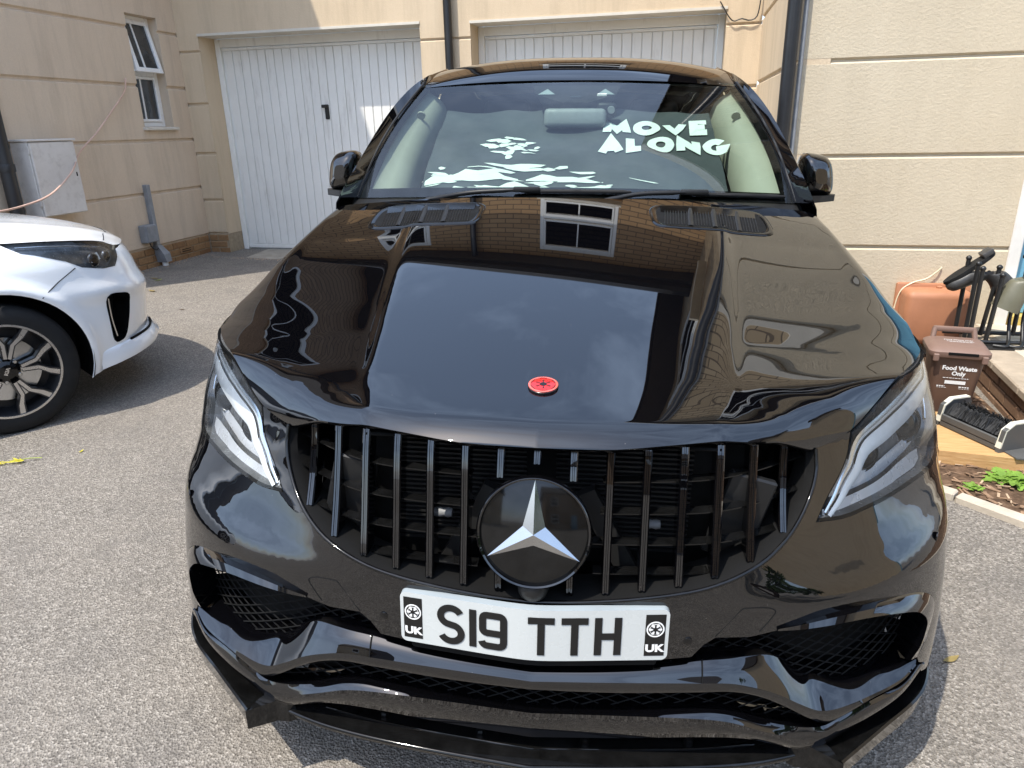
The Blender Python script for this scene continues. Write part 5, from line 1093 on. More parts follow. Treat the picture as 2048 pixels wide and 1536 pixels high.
# ================================================================== the white hatchback at the left edge
def make_white_car():
    ha = R(57.); hv = Vector((math.cos(ha), math.sin(ha), 0)); O = Vector((-3.118, 2.762, .060))
    lv = Vector((-math.sin(ha), math.cos(ha), 0))
    root = empty('car', (0, 0, 0), 'white hatchback nosing in from the left edge with black bumper vent', 'car')
    mx = Matrix((lv, -hv, Vector((0, 0, 1)))).transposed().to_4x4(); mx.translation = O; root.matrix_world = mx
    KZ = [.1, .2, .35, .5, .65, .75, .82, .9, 1.0]; KY = hermite(KZ, [.06, .04, .02, 0, .02, .05, .10, .2, .34]); KW = hermite(KZ, [.85, .87, .89, .895, .89, .875, .85, .80, .74]); KC = .9; KN = 2.6
    def ks(phi, z, d=0.):
        a = KW(z) + d; b = KC - KY(z) + d; s, c = abs(math.sin(phi)), abs(math.cos(phi)); r = ((s / a) ** KN + (c / b) ** KN) ** (-1 / KN); return Vector((r * math.sin(phi), KC - r * math.cos(phi), z))
    # sculpted crease over the bumper corner
    def kmap(d=0.):
        def f(s, z):
            ph = s / .9; cr_ = .02 * math.exp(-((z - (.60 + .06 * (abs(ph) - .8))) / .05) ** 2) * min(1, max(0, (1.35 - abs(ph)) * 3)); fl = .022 * math.exp(-((math.hypot(ks(ph, z).y - .87, z - .317) - .39) / .035) ** 2) if abs(ph) > .9 else 0
            return ks(ph, z, d + cr_ + fl)
        return f
    q = lambda p: (math.atan2(p[0], KC - p[1]) * .9, p[2])
    HLt = [(0.796, 0.748, 0.898), (0.769, 0.576, 0.885), (0.674, 0.366, 0.858), (0.607, 0.27, 0.835), (0.577, 0.217, 0.804)]; HLb = [(0.638, 0.223, 0.755), (0.692, 0.26, 0.716), (0.751, 0.334, 0.72), (0.802, 0.439, 0.746), (0.812, 0.509, 0.787), (0.821, 0.634, 0.835), (0.822, 0.688, 0.850)]
    hl = [q(p) for p in HLt] + [q(p) for p in HLb]
    arch = []
    for k in range(20):
        a = R(201 - (201 - 85) * k / 19); y = .87 + .372 * math.cos(a); z = .317 + .372 * math.sin(a); y = min(y, KC - .001); t = (KC - y) / (KC - KY(z)); x = KW(z) * max(0, 1 - t ** KN) ** (1 / KN); arch.append(q((x, y, z)))
    V = [(0.795, 0.372, 0.602), (0.689, 0.222, 0.570), (0.705, 0.24, 0.478), (0.731, 0.284, 0.338), (0.781, 0.363, 0.322), (0.795, 0.367, 0.46)]
    vent = [tuple(v.to_2d()) for v in cr([(*q(p), 0) for p in V], 40, True)]
    vent = [q(p) for p in V]
    for _ in range(2): vent = [w_ for i in range(len(vent)) for w_ in ((vent[i][0] * .8 + vent[(i + 1) % len(vent)][0] * .2, vent[i][1] * .8 + vent[(i + 1) % len(vent)][1] * .2), (vent[i][0] * .2 + vent[(i + 1) % len(vent)][0] * .8, vent[i][1] * .2 + vent[(i + 1) % len(vent)][1] * .8))]
    lowz = .215
    half = [(0., .25), q((.43, .08, .235)), q((.70, .28, .225)), q((.827, .50, .20))] + arch + [(math.pi / 2 * .9, .90), q((.80, .78, .912))] + [q(p) for p in reversed(HLb)] + [q((.60, .205, .79)), q((.488, .162, .797)), q((.30, .10, .80)), (0., .80)]
    for sgn in (-1, 1):
        o = skin('body_front', [(sgn * a, z) for a, z in half], kmap(), .022, 'kwhite', root, holes=[[(sgn * a, z) for a, z in vent]])
        # vent: frame, recess, bright blade
        rim = densify(vent, .015); r0 = [kmap(.003)(sgn * a, z) for a, z in rim]; r1 = [kmap(-.006)(sgn * a, z) for a, z in rim]; r2 = [kmap(-.09)(sgn * a, z) for a, z in rim]
        fixn(MB().loft([r0, r1, r2], True).build('vent_frame', 'gloss', o, 40)); skin('vent_back', [(sgn * a, z) for a, z in vent], kmap(-.085), .03, 'matt', o)
        MB().tube(cr([kmap(-.006)(sgn * q(p)[0], p[2]) for p in ((.785, .355, .57), (.780, .35, .46), (.766, .335, .36))], 12), .005, 8).build('vent_blade', 'satin_silver', o, 60)
        # lower lip and its dark groove
        lt = cr([(0, .0, .325), (.30, .03, .322), (.567, .115, .325), (.70, .235, .315), (.785, .35, .307), (.822, .445, .297)], 30); lb = cr([(0, -.025, .255), (.30, .0, .25), (.55, .085, .245), (.715, .225, .235), (.795, .35, .224), (.828, .455, .212)], 30)
        fl = lambda P, dx, dy, dz: [Vector((sgn * (p.x + dx * (1 - (i / len(P)) ** 3)), p.y + dy * (1 - (i / len(P)) ** 3), p.z + dz)) for i, p in enumerate(P)]
        fixn(MB().loft([fl(lt, -.02, .02, .006), fl(lt, .006, -.006, 0), fl(lt, .014, -.018, -.018), fl(lb, .008, -.012, .03), fl(lb, .004, 0, 0), fl(lb, -.04, .03, -.004)]).build('bumper_lip', 'kwhite', o, 50))
        MB().tube(fl(lt[10:24], .002, -.002, .008), .007, 6).build('lip_groove', 'matt', o, 60)
        # headlamp
        hp = [(sgn * a, z) for a, z in hl]; L = skin('headlight', hp, kmap(.002), .02, 'lamp_glass', root); skin('lamp_housing', hp, kmap(-.03), .03, 'lamp_dark', L)
        for p, r in (((.735, .36, .765), .033), ((.66, .29, .77), .026)):
            c = ks(sgn * q(p)[0] / .9, p[2], -.018); n = (ks(sgn * q(p)[0] / .9, p[2], .05) - c).normalized(); m2 = Matrix.Translation(c) @ n.to_track_quat('Z', 'Y').to_matrix().to_4x4()
            b = MB().lathe([(r * 1.1, -.008), (r * 1.1, .003), (r, .004)], 28, m2).build('projector', 'lamp_chrome', L, 40); MB().lathe([(r, .001), (r * .8, .009), (r * .4, .014), (.001, .016)], 28, m2).build('projector_lens', 'gloss', b, 60)
        b = MB().loft([[kmap(-.010)(sgn * q(p)[0], p[2]) for p in row] for row in (((.70, .33, .80), (.725, .35, .795), (.75, .37, .79)), ((.71, .33, .765), (.735, .35, .76), (.76, .38, .755)))]); fixn(b.build('reflector', 'led', L))
        MB().tube(cr([kmap(-.012)(sgn * q(p)[0], p[2]) for p in ((.80, .70, .875), (.77, .55, .862), (.70, .38, .835), (.64, .30, .815), (.62, .25, .79))], 20), .004, 8).build('light_guide', 'lamp_chrome', L, 60)
        # shut line between wing and bumper
        MB().tube([kmap(.0006)(sgn * q(p)[0], p[2]) for p in ((.812, .475, .750), (.83, .52, .727), (.854, .568, .7), (.868, .62, .668), (.879, .664, .64))], .0022, 5).build('panel_gap', 'matt', o)
    # bonnet
    zc = hermite([.05, .12, .2, .35, .6, 1.0, 1.25], [.795, .845, .878, .922, .975, 1.03, 1.06])
    edge = hermite([.05, .16, .22, .27, .37, .58, .75, 1.0, 1.25], [.0, .49, .575, .607, .674, .769, .79, .81, .82]); ez = hermite([.16, .22, .27, .37, .58, .75, 1.0, 1.25], [.80, .812, .838, .862, .890, .902, .925, .95])
    rows = []
    for k in range(41):
        v = k / 40; row = []
        for i in range(-24, 25):
            u = i / 24; w = abs(u); ye = .16 + (1.25 - .16) * v; yc = .055 + (1.2 - .055) * v; x = u * edge(ye); y = yc + (ye - yc) * w ** 2.2; zz = zc(yc) * (1 - w ** 2.6) + ez(ye) * w ** 2.6 + .006 * math.exp(-((w - .62) / .09) ** 2)
            row.append(Vector((x, y, zz)))
        rows.append(row)
    bn = fixn(MB().loft(rows).build('bonnet', 'kwhite', root, 60))
    for s in (-1, 1): MB().tube([Vector((s * abs(rows[j][24 + i].x), rows[j][24 + i].y - .001, rows[j][24 + i].z + .0006)) for i, j in ((23, 4), (22, 4), (20, 4), (17, 4), (12, 3), (6, 3), (0, 3))], .0018, 5).build('bonnet_seam', 'matt', bn)
    # rest of the body, out of the picture: sides, glass, roof, tail
    for s in (-1, 1):
        ol = [(.902, .69)] + [(.87 + .372 * math.cos(R(a)), .317 + .372 * math.sin(R(a))) for a in range(80, -20, -8)] + [(1.26, .20), (3.14, .20)] + [(3.52 + .372 * math.cos(R(a)), .317 + .372 * math.sin(R(a))) for a in range(198, -20, -12)] + [(4.25, .3), (4.28, .95), (3.5, .98), (2.2, .96), (1.3, .945), (.902, .912)]
        skin('body_side', ol, lambda y, z, s=s: Vector((s * (KW(min(z, .95)) - (.25 * max(0, y - 3.7) ** 2)), y, z)), .06, 'kwhite', root)
        fixn(MB().loft([[Vector((s * .80, y, .955)) for y in (1.3, 1.9, 2.6, 3.4, 4.0)], [Vector((s * x, y, z)) for x, y, z in ((.74, 1.42, 1.05), (.66, 2.0, 1.36), (.62, 2.6, 1.40), (.62, 3.4, 1.34), (.66, 4.0, 1.1))]]).build('side_window', 'tinted_glass', root, 60))
    fixn(MB().loft([[Vector((u * w, y, z - .04 * u * u)) for u in (-1, -.5, 0, .5, 1)] for y, z, w in ((1.2, 1.04, .78), (2.05, 1.40, .64), )]).build('windscreen', 'tinted_glass', root, 180))
    fixn(MB().loft([[Vector((u * w, y, z - .04 * u * u)) for u in (-1, -.5, 0, .5, 1)] for y, z, w in ((2.05, 1.40, .64), (2.6, 1.45, .63), (3.3, 1.41, .62), (3.9, 1.22, .64), (4.25, .95, .75), (4.32, .6, .78), (4.25, .25, .78))]).build('roof', 'kwhite', root, 60))
    MB().box(-.66, .66, .55, 4.1, .17, .19).build('underbody', 'matt', root)
    for s in (-1, 1):
        b = MB(); b.loft([[Vector((s * .86, .87 + r * math.cos(R(a)), .317 + r * math.sin(R(a)))) for a in range(-20, 201, 10)] for r in (.385,)] + [[Vector((s * .55, .87 + .38 * math.cos(R(a)), .317 + .38 * math.sin(R(a)))) for a in range(-20, 201, 10)], [Vector((s * .55, .87, .317)) for a in range(-20, 201, 10)]]); b.build('arch_liner', 'matt', root)
    # wheels
    for yy in (.87, 3.52):
        for s in (-1, 1):
            h = make_wheel(root, s * .785, yy, .317, .317, .21, s); X = s
            rim = MB().lathe([(.218, X * .02), (.222, X * .095), (.231, X * .104), (.229, X * .108), (.219, X * .104), (.205, X * .05), (.20, X * .0), (.02, X * .0)], 56, None, 'x', False).build('rim', 'alloy_dark', h, 40)
            MB().lathe([(.2305, X * .1035), (.2305, X * .109), (.2205, X * .109), (.2205, X * .1035)], 56, None, 'x', False).build('rim_edge', 'alloy_face', rim, 40)
            MB().lathe([(.155, X * .02), (.155, X * .035), (.02, X * .035)], 40, None, 'x').build('brake_disc', 'satin_silver', rim, 40)
            sp = lambda a, r: (r * math.cos(a), r * math.sin(a))
            for k in range(5):
                a0 = R(72 * k + 30)
                for d in (-1, 1):
                    P = [(a0 + d * .13, .062), (a0 + d * .15, .13), (a0 + d * .30, .175), (a0 + d * .34, .222)]
                    W_ = (.012, .013, .017, .020)
                    top = []; 
                    for (a, r), w in zip(P, W_):
                        u, v = sp(a, r); nx, ny = -math.sin(a), math.cos(a); top.append(((u - nx * w, v - ny * w), (u + nx * w, v + ny * w)))
                    b = MB(); rows = [[Vector((X * .060, *l)) for l, r_ in top], [Vector((X * .100, *l)) for l, r_ in top], [Vector((X * .100, *r_)) for l, r_ in top], [Vector((X * .060, *r_)) for l, r_ in top]]
                    fixn(MB().loft(rows[:2] + rows[2:]).build('spoke', 'alloy_dark', rim)); 
                    f = MB().loft([[Vector((X * .1012, l[0] * .8 + r_[0] * .2, l[1] * .8 + r_[1] * .2)) for l, r_ in top], [Vector((X * .1012, l[0] * .2 + r_[0] * .8, l[1] * .2 + r_[1] * .8)) for l, r_ in top]]); fixn(f.build('spoke_face', 'alloy_face', rim))
                a = R(72 * k + 66); MB().lathe([(.011, X * .06), (.011, X * .083), (.008, X * .086)], 6, Matrix.Translation((0, *sp(a, .056))), 'x').build('wheel_nut', 'satin_silver', rim, 30)
            cap = MB().lathe([(.060, X * .05), (.058, X * .080), (.034, X * .094), (.03, X * .095)], 36, None, 'x').build('centre_cap', 'gloss', rim, 40)
            if s < 0 and yy < 1:
                ro = Matrix.Rotation(R(-62), 4, 'X'); text('cap_letters', 'KIA', .020, 'alloy_face', lambda u, v, d: ro @ Vector((X * .0958, -u * 1., v)), cap, 1.25, .0012, 0)
make_white_car()

# ================================================================== smaller things on the left
def left_things():
    fn = lambda u, d, z: (LX + d, u, z)
    # white meter cupboard
    t = empty('meter_box', (LX, 4.32, .78), 'grubby white meter cupboard on the left wall beside the black drainpipe', 'meter box'); t.location = (0, 0, 0)
    slabbox('body', 'meter', t, fn, 4.06, 4.535, .0, .17, .79, 1.395, .006); slabbox('top', 'meter', t, fn, 4.045, 4.55, .0, .20, 1.397, 1.415, .004)
    d = slabbox('door', 'meter', t, fn, 4.065, 4.53, .172, .192, .795, 1.39, .006); slabbox('lock', 'matt', d, fn, 4.485, 4.497, .190, .196, 1.10, 1.135, .002)
    for z in (.88, 1.30): slabbox('hinge', 'meter', d, fn, 4.052, 4.064, .16, .185, z, z + .06, .003)
    # drainpipe near the corner
    t = empty('drainpipe', (0, 0, 0), 'black drainpipe at the left edge above the white car', 'drainpipe')
    MB().tube([(LX + .085, 3.90, gz(LX, 3.9)), (LX + .085, 3.90, 6.55)], .055, 20).build('pipe', 'pipe_black', t, 40)
    for z in (1.20, 3.0, 4.8): MB().lathe([(.062, z - .03), (.064, z - .02), (.064, z + .02), (.062, z + .03)], 20, Matrix.Translation((LX + .085, 3.90, 0)), 'z').build('collar', 'pipe_black', t, 40)
    # grey cable trunking, junction box and its cable
    t = empty('cable_trunking', (0, 0, 0), 'grey vertical cable trunking with kinked foot on the left wall', 'trunking')
    slabbox('upper_run', 'conduit_grey', t, fn, 5.505, 5.56, .0, .05, .33, .945, .004)
    b = MB(); b.loft([[fn(u, d, .33) for u, d in ((5.50, 0), (5.565, 0), (5.565, .055), (5.50, .055))], [fn(u, d, .235) for u, d in ((5.505, .0), (5.605, .0), (5.605, .11), (5.505, .11))], [fn(u, d, .15) for u, d in ((5.525, 0), (5.61, 0), (5.61, .115), (5.525, .115))]], True); b.f += [(8, 9, 10, 11), (3, 2, 1, 0)]; fixn(b.build('foot_cover', 'conduit_grey', t))
    MB().tube([(LX + .06, 5.565, gz(LX, 5.5)), (LX + .06, 5.565, .16)], .030, 14).build('stub_pipe', 'print_white', t, 40)
    t = empty('junction_box', (0, 0, 0), 'small grey junction box beside the trunking on the left wall', 'junction box')
    bx = slabbox('body', 'conduit_grey', t, fn, 5.33, 5.50, .0, .085, .375, .555, .008); slabbox('lid', 'conduit_grey', t, fn, 5.338, 5.492, .086, .094, .383, .547, .004)
    for u in (5.36, 5.47): slabbox('screw', 'satin_silver', t, fn, u - .006, u + .006, .094, .098, .525, .537, .002)
    MB().tube(cr([fn(5.40, .05, .376), fn(5.405, .06, .33), fn(5.45, .07, .295), fn(5.50, .06, .30), fn(5.525, .04, .31)], 20), .006, 6).build('lead', 'cable_black', t, 60)
    # pinkish cable slung from the window across to the left
    pts = [(LX + .02, 5.535, 1.955), (LX + .05, 5.46, 1.842), (LX + .05, 5.21, 1.634), (LX + .06, 4.97, 1.458), (LX + .12, 4.65, 1.292), (LX + .26, 4.37, 1.146), (LX + .36, 4.02, .999), (LX + .45, 3.70, .945), (LX + .60, 3.2, .93), (LX + .7, 2.4, .98)]
    o = MB().tube(cr(pts, 80), .0075, 6).build('slack_cable', 'cable_pink', None, 60); tag(o, 'thin pinkish cable sagging from the window across the left wall', 'cable')
    # drainpipe between the garages
    t = empty('drainpipe', (0, 0, 0), 'black drainpipe on the pier between the two garage doors', 'drainpipe')
    MB().tube([(-2.075, GY - .06, gz(-2, GY)), (-2.075, GY - .06, 5.05)], .040, 18).build('pipe', 'pipe_black', t, 40)
    for z in (1.0, 2.9): MB().lathe([(.046, z - .03), (.048, z - .02), (.048, z + .02), (.046, z + .03)], 18, Matrix.Translation((-2.075, GY - .06, 0)), 'z').build('collar', 'pipe_black', t, 40)
    # drainpipe at the corner of the right wing
    t = empty('drainpipe', (0, 0, 0), 'thick black drainpipe at the corner of the right cream wall', 'drainpipe')
    MB().tube([(.835, RY - .075, gz(.8, RY)), (.835, RY - .075, 5.5)], .041, 20).build('pipe', 'pipe_black', t, 40)
    MB().tube([(.905, RY - .035, gz(.8, RY)), (.905, RY - .035, 5.5)], .014, 10).build('side_conduit', 'conduit_grey', t, 40)
    for z in (.5, 2.6): MB().lathe([(.047, z - .03), (.05, z - .02), (.05, z + .02), (.047, z + .03)], 20, Matrix.Translation((.835, RY - .075, 0)), 'z').build('collar', 'pipe_black', t, 40)
    # looped black cable above the right garage door
    pts = [(.855, GY - .04, 3.0), (.85, GY - .04, 2.5), (.84, GY - .035, 2.36), (.82, GY - .03, 2.30), (.76, GY - .03, 2.283), (.70, GY - .03, 2.30), (.62, GY - .03, 2.285), (.5, GY - .02, 2.45)]
    tag(MB().tube(cr(pts, 40), .006, 6).build('loose_cable', 'cable_black', None, 60), 'thin black cable looping down beside the right garage door', 'cable')
left_things()

# ================================================================== patio, planting bed and clutter on the right
def right_things():
    # soil bed
    P = [(1.10, 2.05), (1.395, 1.835), (1.60, 1.665), (1.95, 1.37), (2.7, 1.0), (3.6, .8), (3.6, 2.4), (1.93, 2.4), (1.93, 3.93), (1.05, 3.93)]
    def fm(x, y):
        e = min(1, pdist(x, y, P) / .06); return Vector((x, y, gz(x, y) + .006 + e * (.012 + .010 * math.sin(x * 37 + 3 * math.sin(y * 23)) * math.sin(y * 41))))
    tag(skin('soil_bed', P, fm, .035, 'soil', None), kind='structure')
    # edging stones
    kb = empty('kerb_edging', (0, 0, 0)); kb['kind'] = 'structure'
    a = Vector((1.12, 2.02)); pts = [Vector(p) for p in ((1.10, 2.06), (1.40, 1.832), (1.605, 1.652), (1.95, 1.352), (2.7, .98))]
    for p, q in zip(pts, pts[1:]):
        L = (q - p).length; n = max(1, round(L / .45)); d = (q - p).normalized(); an = math.atan2(d.y, d.x)
        for k in range(n):
            c = p + d * (L * (k + .5) / n); MB().bbox(-L / n / 2 + .004, L / n / 2 - .004, -.028, .028, -.08, .030 + random.uniform(-.003, .003), .006, 1, Matrix.Translation((c.x, c.y, gz(c.x, c.y))) @ Matrix.Rotation(an, 4, 'Z')).build('kerb_stone', 'kerb_stone', kb)
    # wood chips
    b = MB(); rnd = random.Random(3)
    for k in range(900):
        x, y = rnd.uniform(1.2, 2.2), rnd.uniform(1.4, 3.1)
        if not inpoly(x, y, P) or pdist(x, y, P) < .02: continue
        L, w = rnd.uniform(.008, .035), rnd.uniform(.003, .008)
        b.box(-L, L, -w, w, 0, .003, Matrix.Translation((x, y, fm(x, y).z + .003)) @ Matrix.Rotation(rnd.uniform(0, 6.3), 4, 'Z') @ Matrix.Rotation(rnd.uniform(-.4, .4), 4, 'Y'))
    tag(b.build('bark_chips', 'mulch'), 'brown bark chips scattered over the soil bed on the right', 'bark chips', kind='stuff')
    b = MB()
    for k in range(350):
        x, y = rnd.uniform(1.2, 2.2), rnd.uniform(1.4, 3.1)
        if not inpoly(x, y, P) or pdist(x, y, P) < .02: continue
        L, w = rnd.uniform(.006, .03), rnd.uniform(.0015, .005)
        b.box(-L, L, -w, w, 0, .002, Matrix.Translation((x, y, fm(x, y).z + .005)) @ Matrix.Rotation(rnd.uniform(0, 6.3), 4, 'Z') @ Matrix.Rotation(rnd.uniform(-.5, .5), 4, 'Y'))
    tag(b.build('dry_stalks', 'mulch_pale'), 'pale dry stalks and chips among the bark on the soil bed', 'dry stalks', kind='stuff')
    # weeds
    def weed(x, y, n, size, label):
        t = empty('weed', (x, y, fm(x, y).z), label, 'weed', 'weeds in the soil bed'); rr = random.Random(int(x * 1000))
        for k in range(n):
            an = rr.uniform(0, 6.283); L = size * rr.uniform(.45, 1.); r0 = rr.uniform(0, size * .9); a2 = rr.uniform(0, 6.283); el = rr.uniform(.15, .9)
            base = Vector((r0 * math.cos(a2), r0 * math.sin(a2) * .8, 0)); d = Vector((math.cos(an) * math.cos(el), math.sin(an) * math.cos(el), math.sin(el))); sd = Vector((-math.sin(an), math.cos(an), 0)); rows = []
            m = 9
            for i in range(m):
                u = i / (m - 1); w = L * .26 * math.sin(math.pi * min(1, u * .85 + .12)) * (1 + .35 * math.sin(u * 22)) ; c = base + d * L * u + Vector((0, 0, .01 - .35 * L * u * u)); c.z = max(c.z, .003)
                rows.append([c - sd * w + Vector((0, 0, .12 * w)), c, c + sd * w + Vector((0, 0, .12 * w))])
            MB().loft(rows).build('leaf', 'weed_green', t, 180)
    weed(1.66, 2.00, 60, .085, 'large clump of bright green weeds in the soil bed below the timber step')
    weed(1.80, 1.97, 45, .085, 'green weed clump in the soil bed at the right edge')
    weed(1.47, 1.895, 16, .045, 'small weed beside the kerb edging next to the black car')
    weed(1.70, 1.68, 10, .04, 'tiny weed just inside the kerb edging at the right edge')
    # timber step with its boards
    t = empty('timber_step', (0, 0, 0), 'orange timber board lying on the soil under the boot brush', 'timber step'); g = gz(1.65, 2.3)
    b = MB(); q = [(1.42, 2.15), (1.98, 2.085), (1.985, 2.30), (1.90, 2.46), (1.74, 2.62), (1.50, 2.64)]
    b.prism(q, g - .02, g + .082, lambda x, y, z: (x, y, z)); fixn(b.build('board', 'timber', t))
    # brick retaining wall with coping, patio slabs
    w = empty('patio_wall', (0, 0, 0), 'low brown brick retaining wall with stone coping on the right', 'wall')
    fx = lambda u, d, z: (1.93 - d + (u - 2.4) * .07, u, z); fy = lambda u, d, z: (u, 2.34 - d, z)
    core = slabbox('wall_core', 'mortar', w, fx, 2.36, 3.92, -.10, -.004, -.1, .118); brick_course(core, fx, 2.36, 3.92, -.085, 3, 'brick_brown', proud=.008, bh=.062)
    c2 = slabbox('wall_core', 'mortar', w, fy, 2.035, 3.6, -.10, -.004, -.12, .118); brick_course(c2, fy, 1.95, 3.6, -.085, 3, 'brick_brown', proud=.008, bh=.062)
    for k in range(4): slabbox('coping_stone', 'coping', w, fx, 2.30 + k * .405, 2.30 + (k + 1) * .405 - .006, -.16, .035, .120, .165, .007)
    for k in range(3): slabbox('coping_stone', 'coping', w, fy, 2.105 + k * .5, 2.105 + (k + 1) * .5 - .006, -.16, .035, .121, .166, .007)
    p = empty('patio', (0, 0, 0)); p['kind'] = 'structure'
    slabbox('patio_bed', 'mortar', p, lambda x, y, z: (x, y, z), 2.13, 3.6, 2.50, 3.94, -.1, .150)
    for i in range(4):
        for j in range(4): MB().bbox(2.14 + i * .405, 2.14 + (i + 1) * .405 - .008, 2.51 + j * .36, 2.51 + (j + 1) * .36 - .008, .151, .1665 + random.uniform(-.001, .001), .004).build('paving_slab', 'slab', p)
    # food waste caddy
    t = empty('food_waste_caddy', (1.642, 2.80, gz(1.64, 2.8) + .018), 'brown food waste caddy with lettering standing by the right headlight', 'bin', rz=R(-8))
    def rr(hx, hy, r, z, n=5):
        o = []
        for cx, cy, a in ((hx - r, hy - r, 0), (-hx + r, hy - r, 90), (-hx + r, -hy + r, 180), (hx - r, -hy + r, 270)): o += [(x, y, z) for x, y in arc(cx, cy, r, r, a, a + 90, n)]
        return [Vector(v) for v in o]
    b = MB().loft([rr(.085, .085, .03, 0), rr(.088, .088, .03, .012), rr(.118, .112, .032, .335), rr(.124, .118, .032, .338), rr(.124, .118, .032, .352)], True); n = 24; b.f.append(tuple(reversed(range(n)))); b.f.append(tuple(range(4 * n, 5 * n))); fixn(b.build('bucket', 'caddy_brown', t, 40))
    b = MB().loft([rr(.132, .130, .034, .335), rr(.136, .134, .034, .342), rr(.136, .134, .034, .364), rr(.128, .126, .034, .372), rr(.112, .10, .03, .384), rr(.10, .09, .03, .386)], True); b.f.append(tuple(range(5 * n, 6 * n))); lid = fixn(b.build('lid', 'caddy_lid', t, 40))
    for s in (1, -1):
        MB().bbox(s * .105 - .013, s * .105 + .013, -.145, -.128, .318, .355, .004).build('catch', 'caddy_lid', lid); MB().tube([(s * .095, .09, .38), (s * .088, .108, .425)], .013, 10).build('handle_arm', 'caddy_lid', lid, 40)
    MB().bbox(-.098, .098, .097, .122, .408, .436, .009, 2).build('handle', 'caddy_lid', lid, 40)
    b = MB().bbox(-.055, .075, -.1385, -.1335, .352, .366, .002); b.build('grip_slot', 'matt', lid)
    ff = lambda zz, xx=0: (lambda u, v, d: Vector((xx + u, -.088 - (.024) * ((zz + v) / .335) - .0022, zz + v)))
    text('caddy_lettering', 'Food Waste', .030, 'print_white', ff(.278, .01), t, 1.0, .0012, 0); text('caddy_lettering', 'Only', .030, 'print_white', ff(.250, .01), t, 1.0, .0012, 0)
    def marks(name, f, x0, x1, par, h=.0016):      # print too small to read: short dashes
        rq = random.Random(int(x0 * 1e4)); x = x0; b = MB()
        while x < x1:
            w = rq.uniform(.006, .014); b.add([f(u, v, 0) for u, v in ((x, -h), (min(x + w, x1), -h), (min(x + w, x1), h), (x, h))], [(0, 1, 2, 3)]); x += w + .003
        o = fixn(b.build(name, 'print_white', par)); o['kind'] = 'stuff'
    marks('small_print', ff(.226), -.055, .060, t)
    b = MB(); b.add([ff(.203)(u, v, 0) for u, v in ((-.043, -.009), (.048, -.009), (.048, .009), (-.043, .009))], [(0, 1, 2, 3)]); fixn(b.build('caddy_label', 'print_white', t))
    marks('small_print', ff(.180), -.075, -.040, t, .003); marks('small_print', ff(.172), -.075, -.030, t, .001); marks('small_print', ff(.180), .022, .066, t, .003); marks('small_print', ff(.171), .022, .070, t, .001)
    text('lid_lettering', 'Food Waste Only', .016, 'print_white', lambda u, v, d: Vector((u + .01, v + .03, .3868)), lid, 1.1, .0004, 0); marks('small_print', lambda u, v, d: Vector((u, v + .004, .3868)), -.045, .075, lid, .0022); marks('small_print', lambda u, v, d: Vector((u, v - .008, .3868)), -.035, .065, lid, .0016)
    # terracotta wall box
    t = empty('wall_box', (0, 0, 0), 'rounded terracotta plastic meter box against the cream wall', 'meter box')
    f = lambda u, d, z: (u, RY - d, z)
    o = MB(); o.bbox(1.66, 2.045, .005, .20, .06, .405, .045, 4); o.v = [Vector(f(*v)) for v in o.v]; fixn(o.build('cover', 'terracotta', t, 50))
    o = MB(); o.bbox(1.635, 2.068, -.002, .035, .05, .425, .012, 2); o.v = [Vector(f(*v)) for v in o.v]; fixn(o.build('back_flange', 'terracotta', t, 40)); slabbox('latch', 'terracotta', t, f, 1.855, 1.885, .06, .085, .402, .418, .003)
    tag(MB().tube(cr([(1.63, RY - .03, .12), (1.64, RY - .03, .26), (1.665, RY - .035, .38), (1.73, RY - .03, .43), (1.80, RY - .025, .452), (1.86, RY - .02, .50), (1.885, RY - .008, .525)], 40), .005, 6).build('wall_cable', 'cable_cream', None, 60), 'thin cream cable rising from behind the terracotta box', 'cable')
    # boot rack
    t = empty('boot_rack', (0, 0, 0), 'black iron boot rack with ball-topped posts on the patio', 'boot rack'); zb = .168
    def post(x, y, h, lean=0.): 
        p = MB().tube([(x, y, zb + .02), (x + lean, y, zb + h)], .0125, 12).build('post', 'iron_black', t, 40); MB().lathe([(.004, -.016), (.014, -.008), (.017, .0), (.014, .009), (.004, .016)], 14, Matrix.Translation((x + lean, y, zb + h + .008))).build('ball', 'iron_black', p, 60)
    for x, y, h, l in ((1.915, 3.62, .465, .0), (1.935, 3.52, .45, .0), (1.925, 3.42, .44, .0), (2.04, 3.58, .42, .03), (2.02, 3.44, .40, .02), (2.22, 3.60, .44, 0), (2.30, 3.46, .43, 0)): post(x, y, h, l)
    MB().tube([(1.84, 3.60, zb + .03), (2.50, 3.60, zb + .03)], .012, 10).build('rail', 'iron_black', t, 40); MB().tube([(1.86, 3.43, zb + .02), (2.50, 3.43, zb + .02)], .012, 10).build('rail', 'iron_black', t, 40)
    for x in (2.10, 2.17, 2.24): MB().tube(cr([(x - .06, 3.38, zb + .014), (x, 3.36, zb + .015), (x + .03, 3.42, zb + .03), (x + .045, 3.5, zb + .14), (x + .05, 3.5, zb + .24)], 24), .010, 8).build('hoop', 'iron_black', t, 60)
    MB().box(1.98, 2.14, 3.34, 3.46, zb, zb + .006).build('foot_plate', 'iron_black', t)
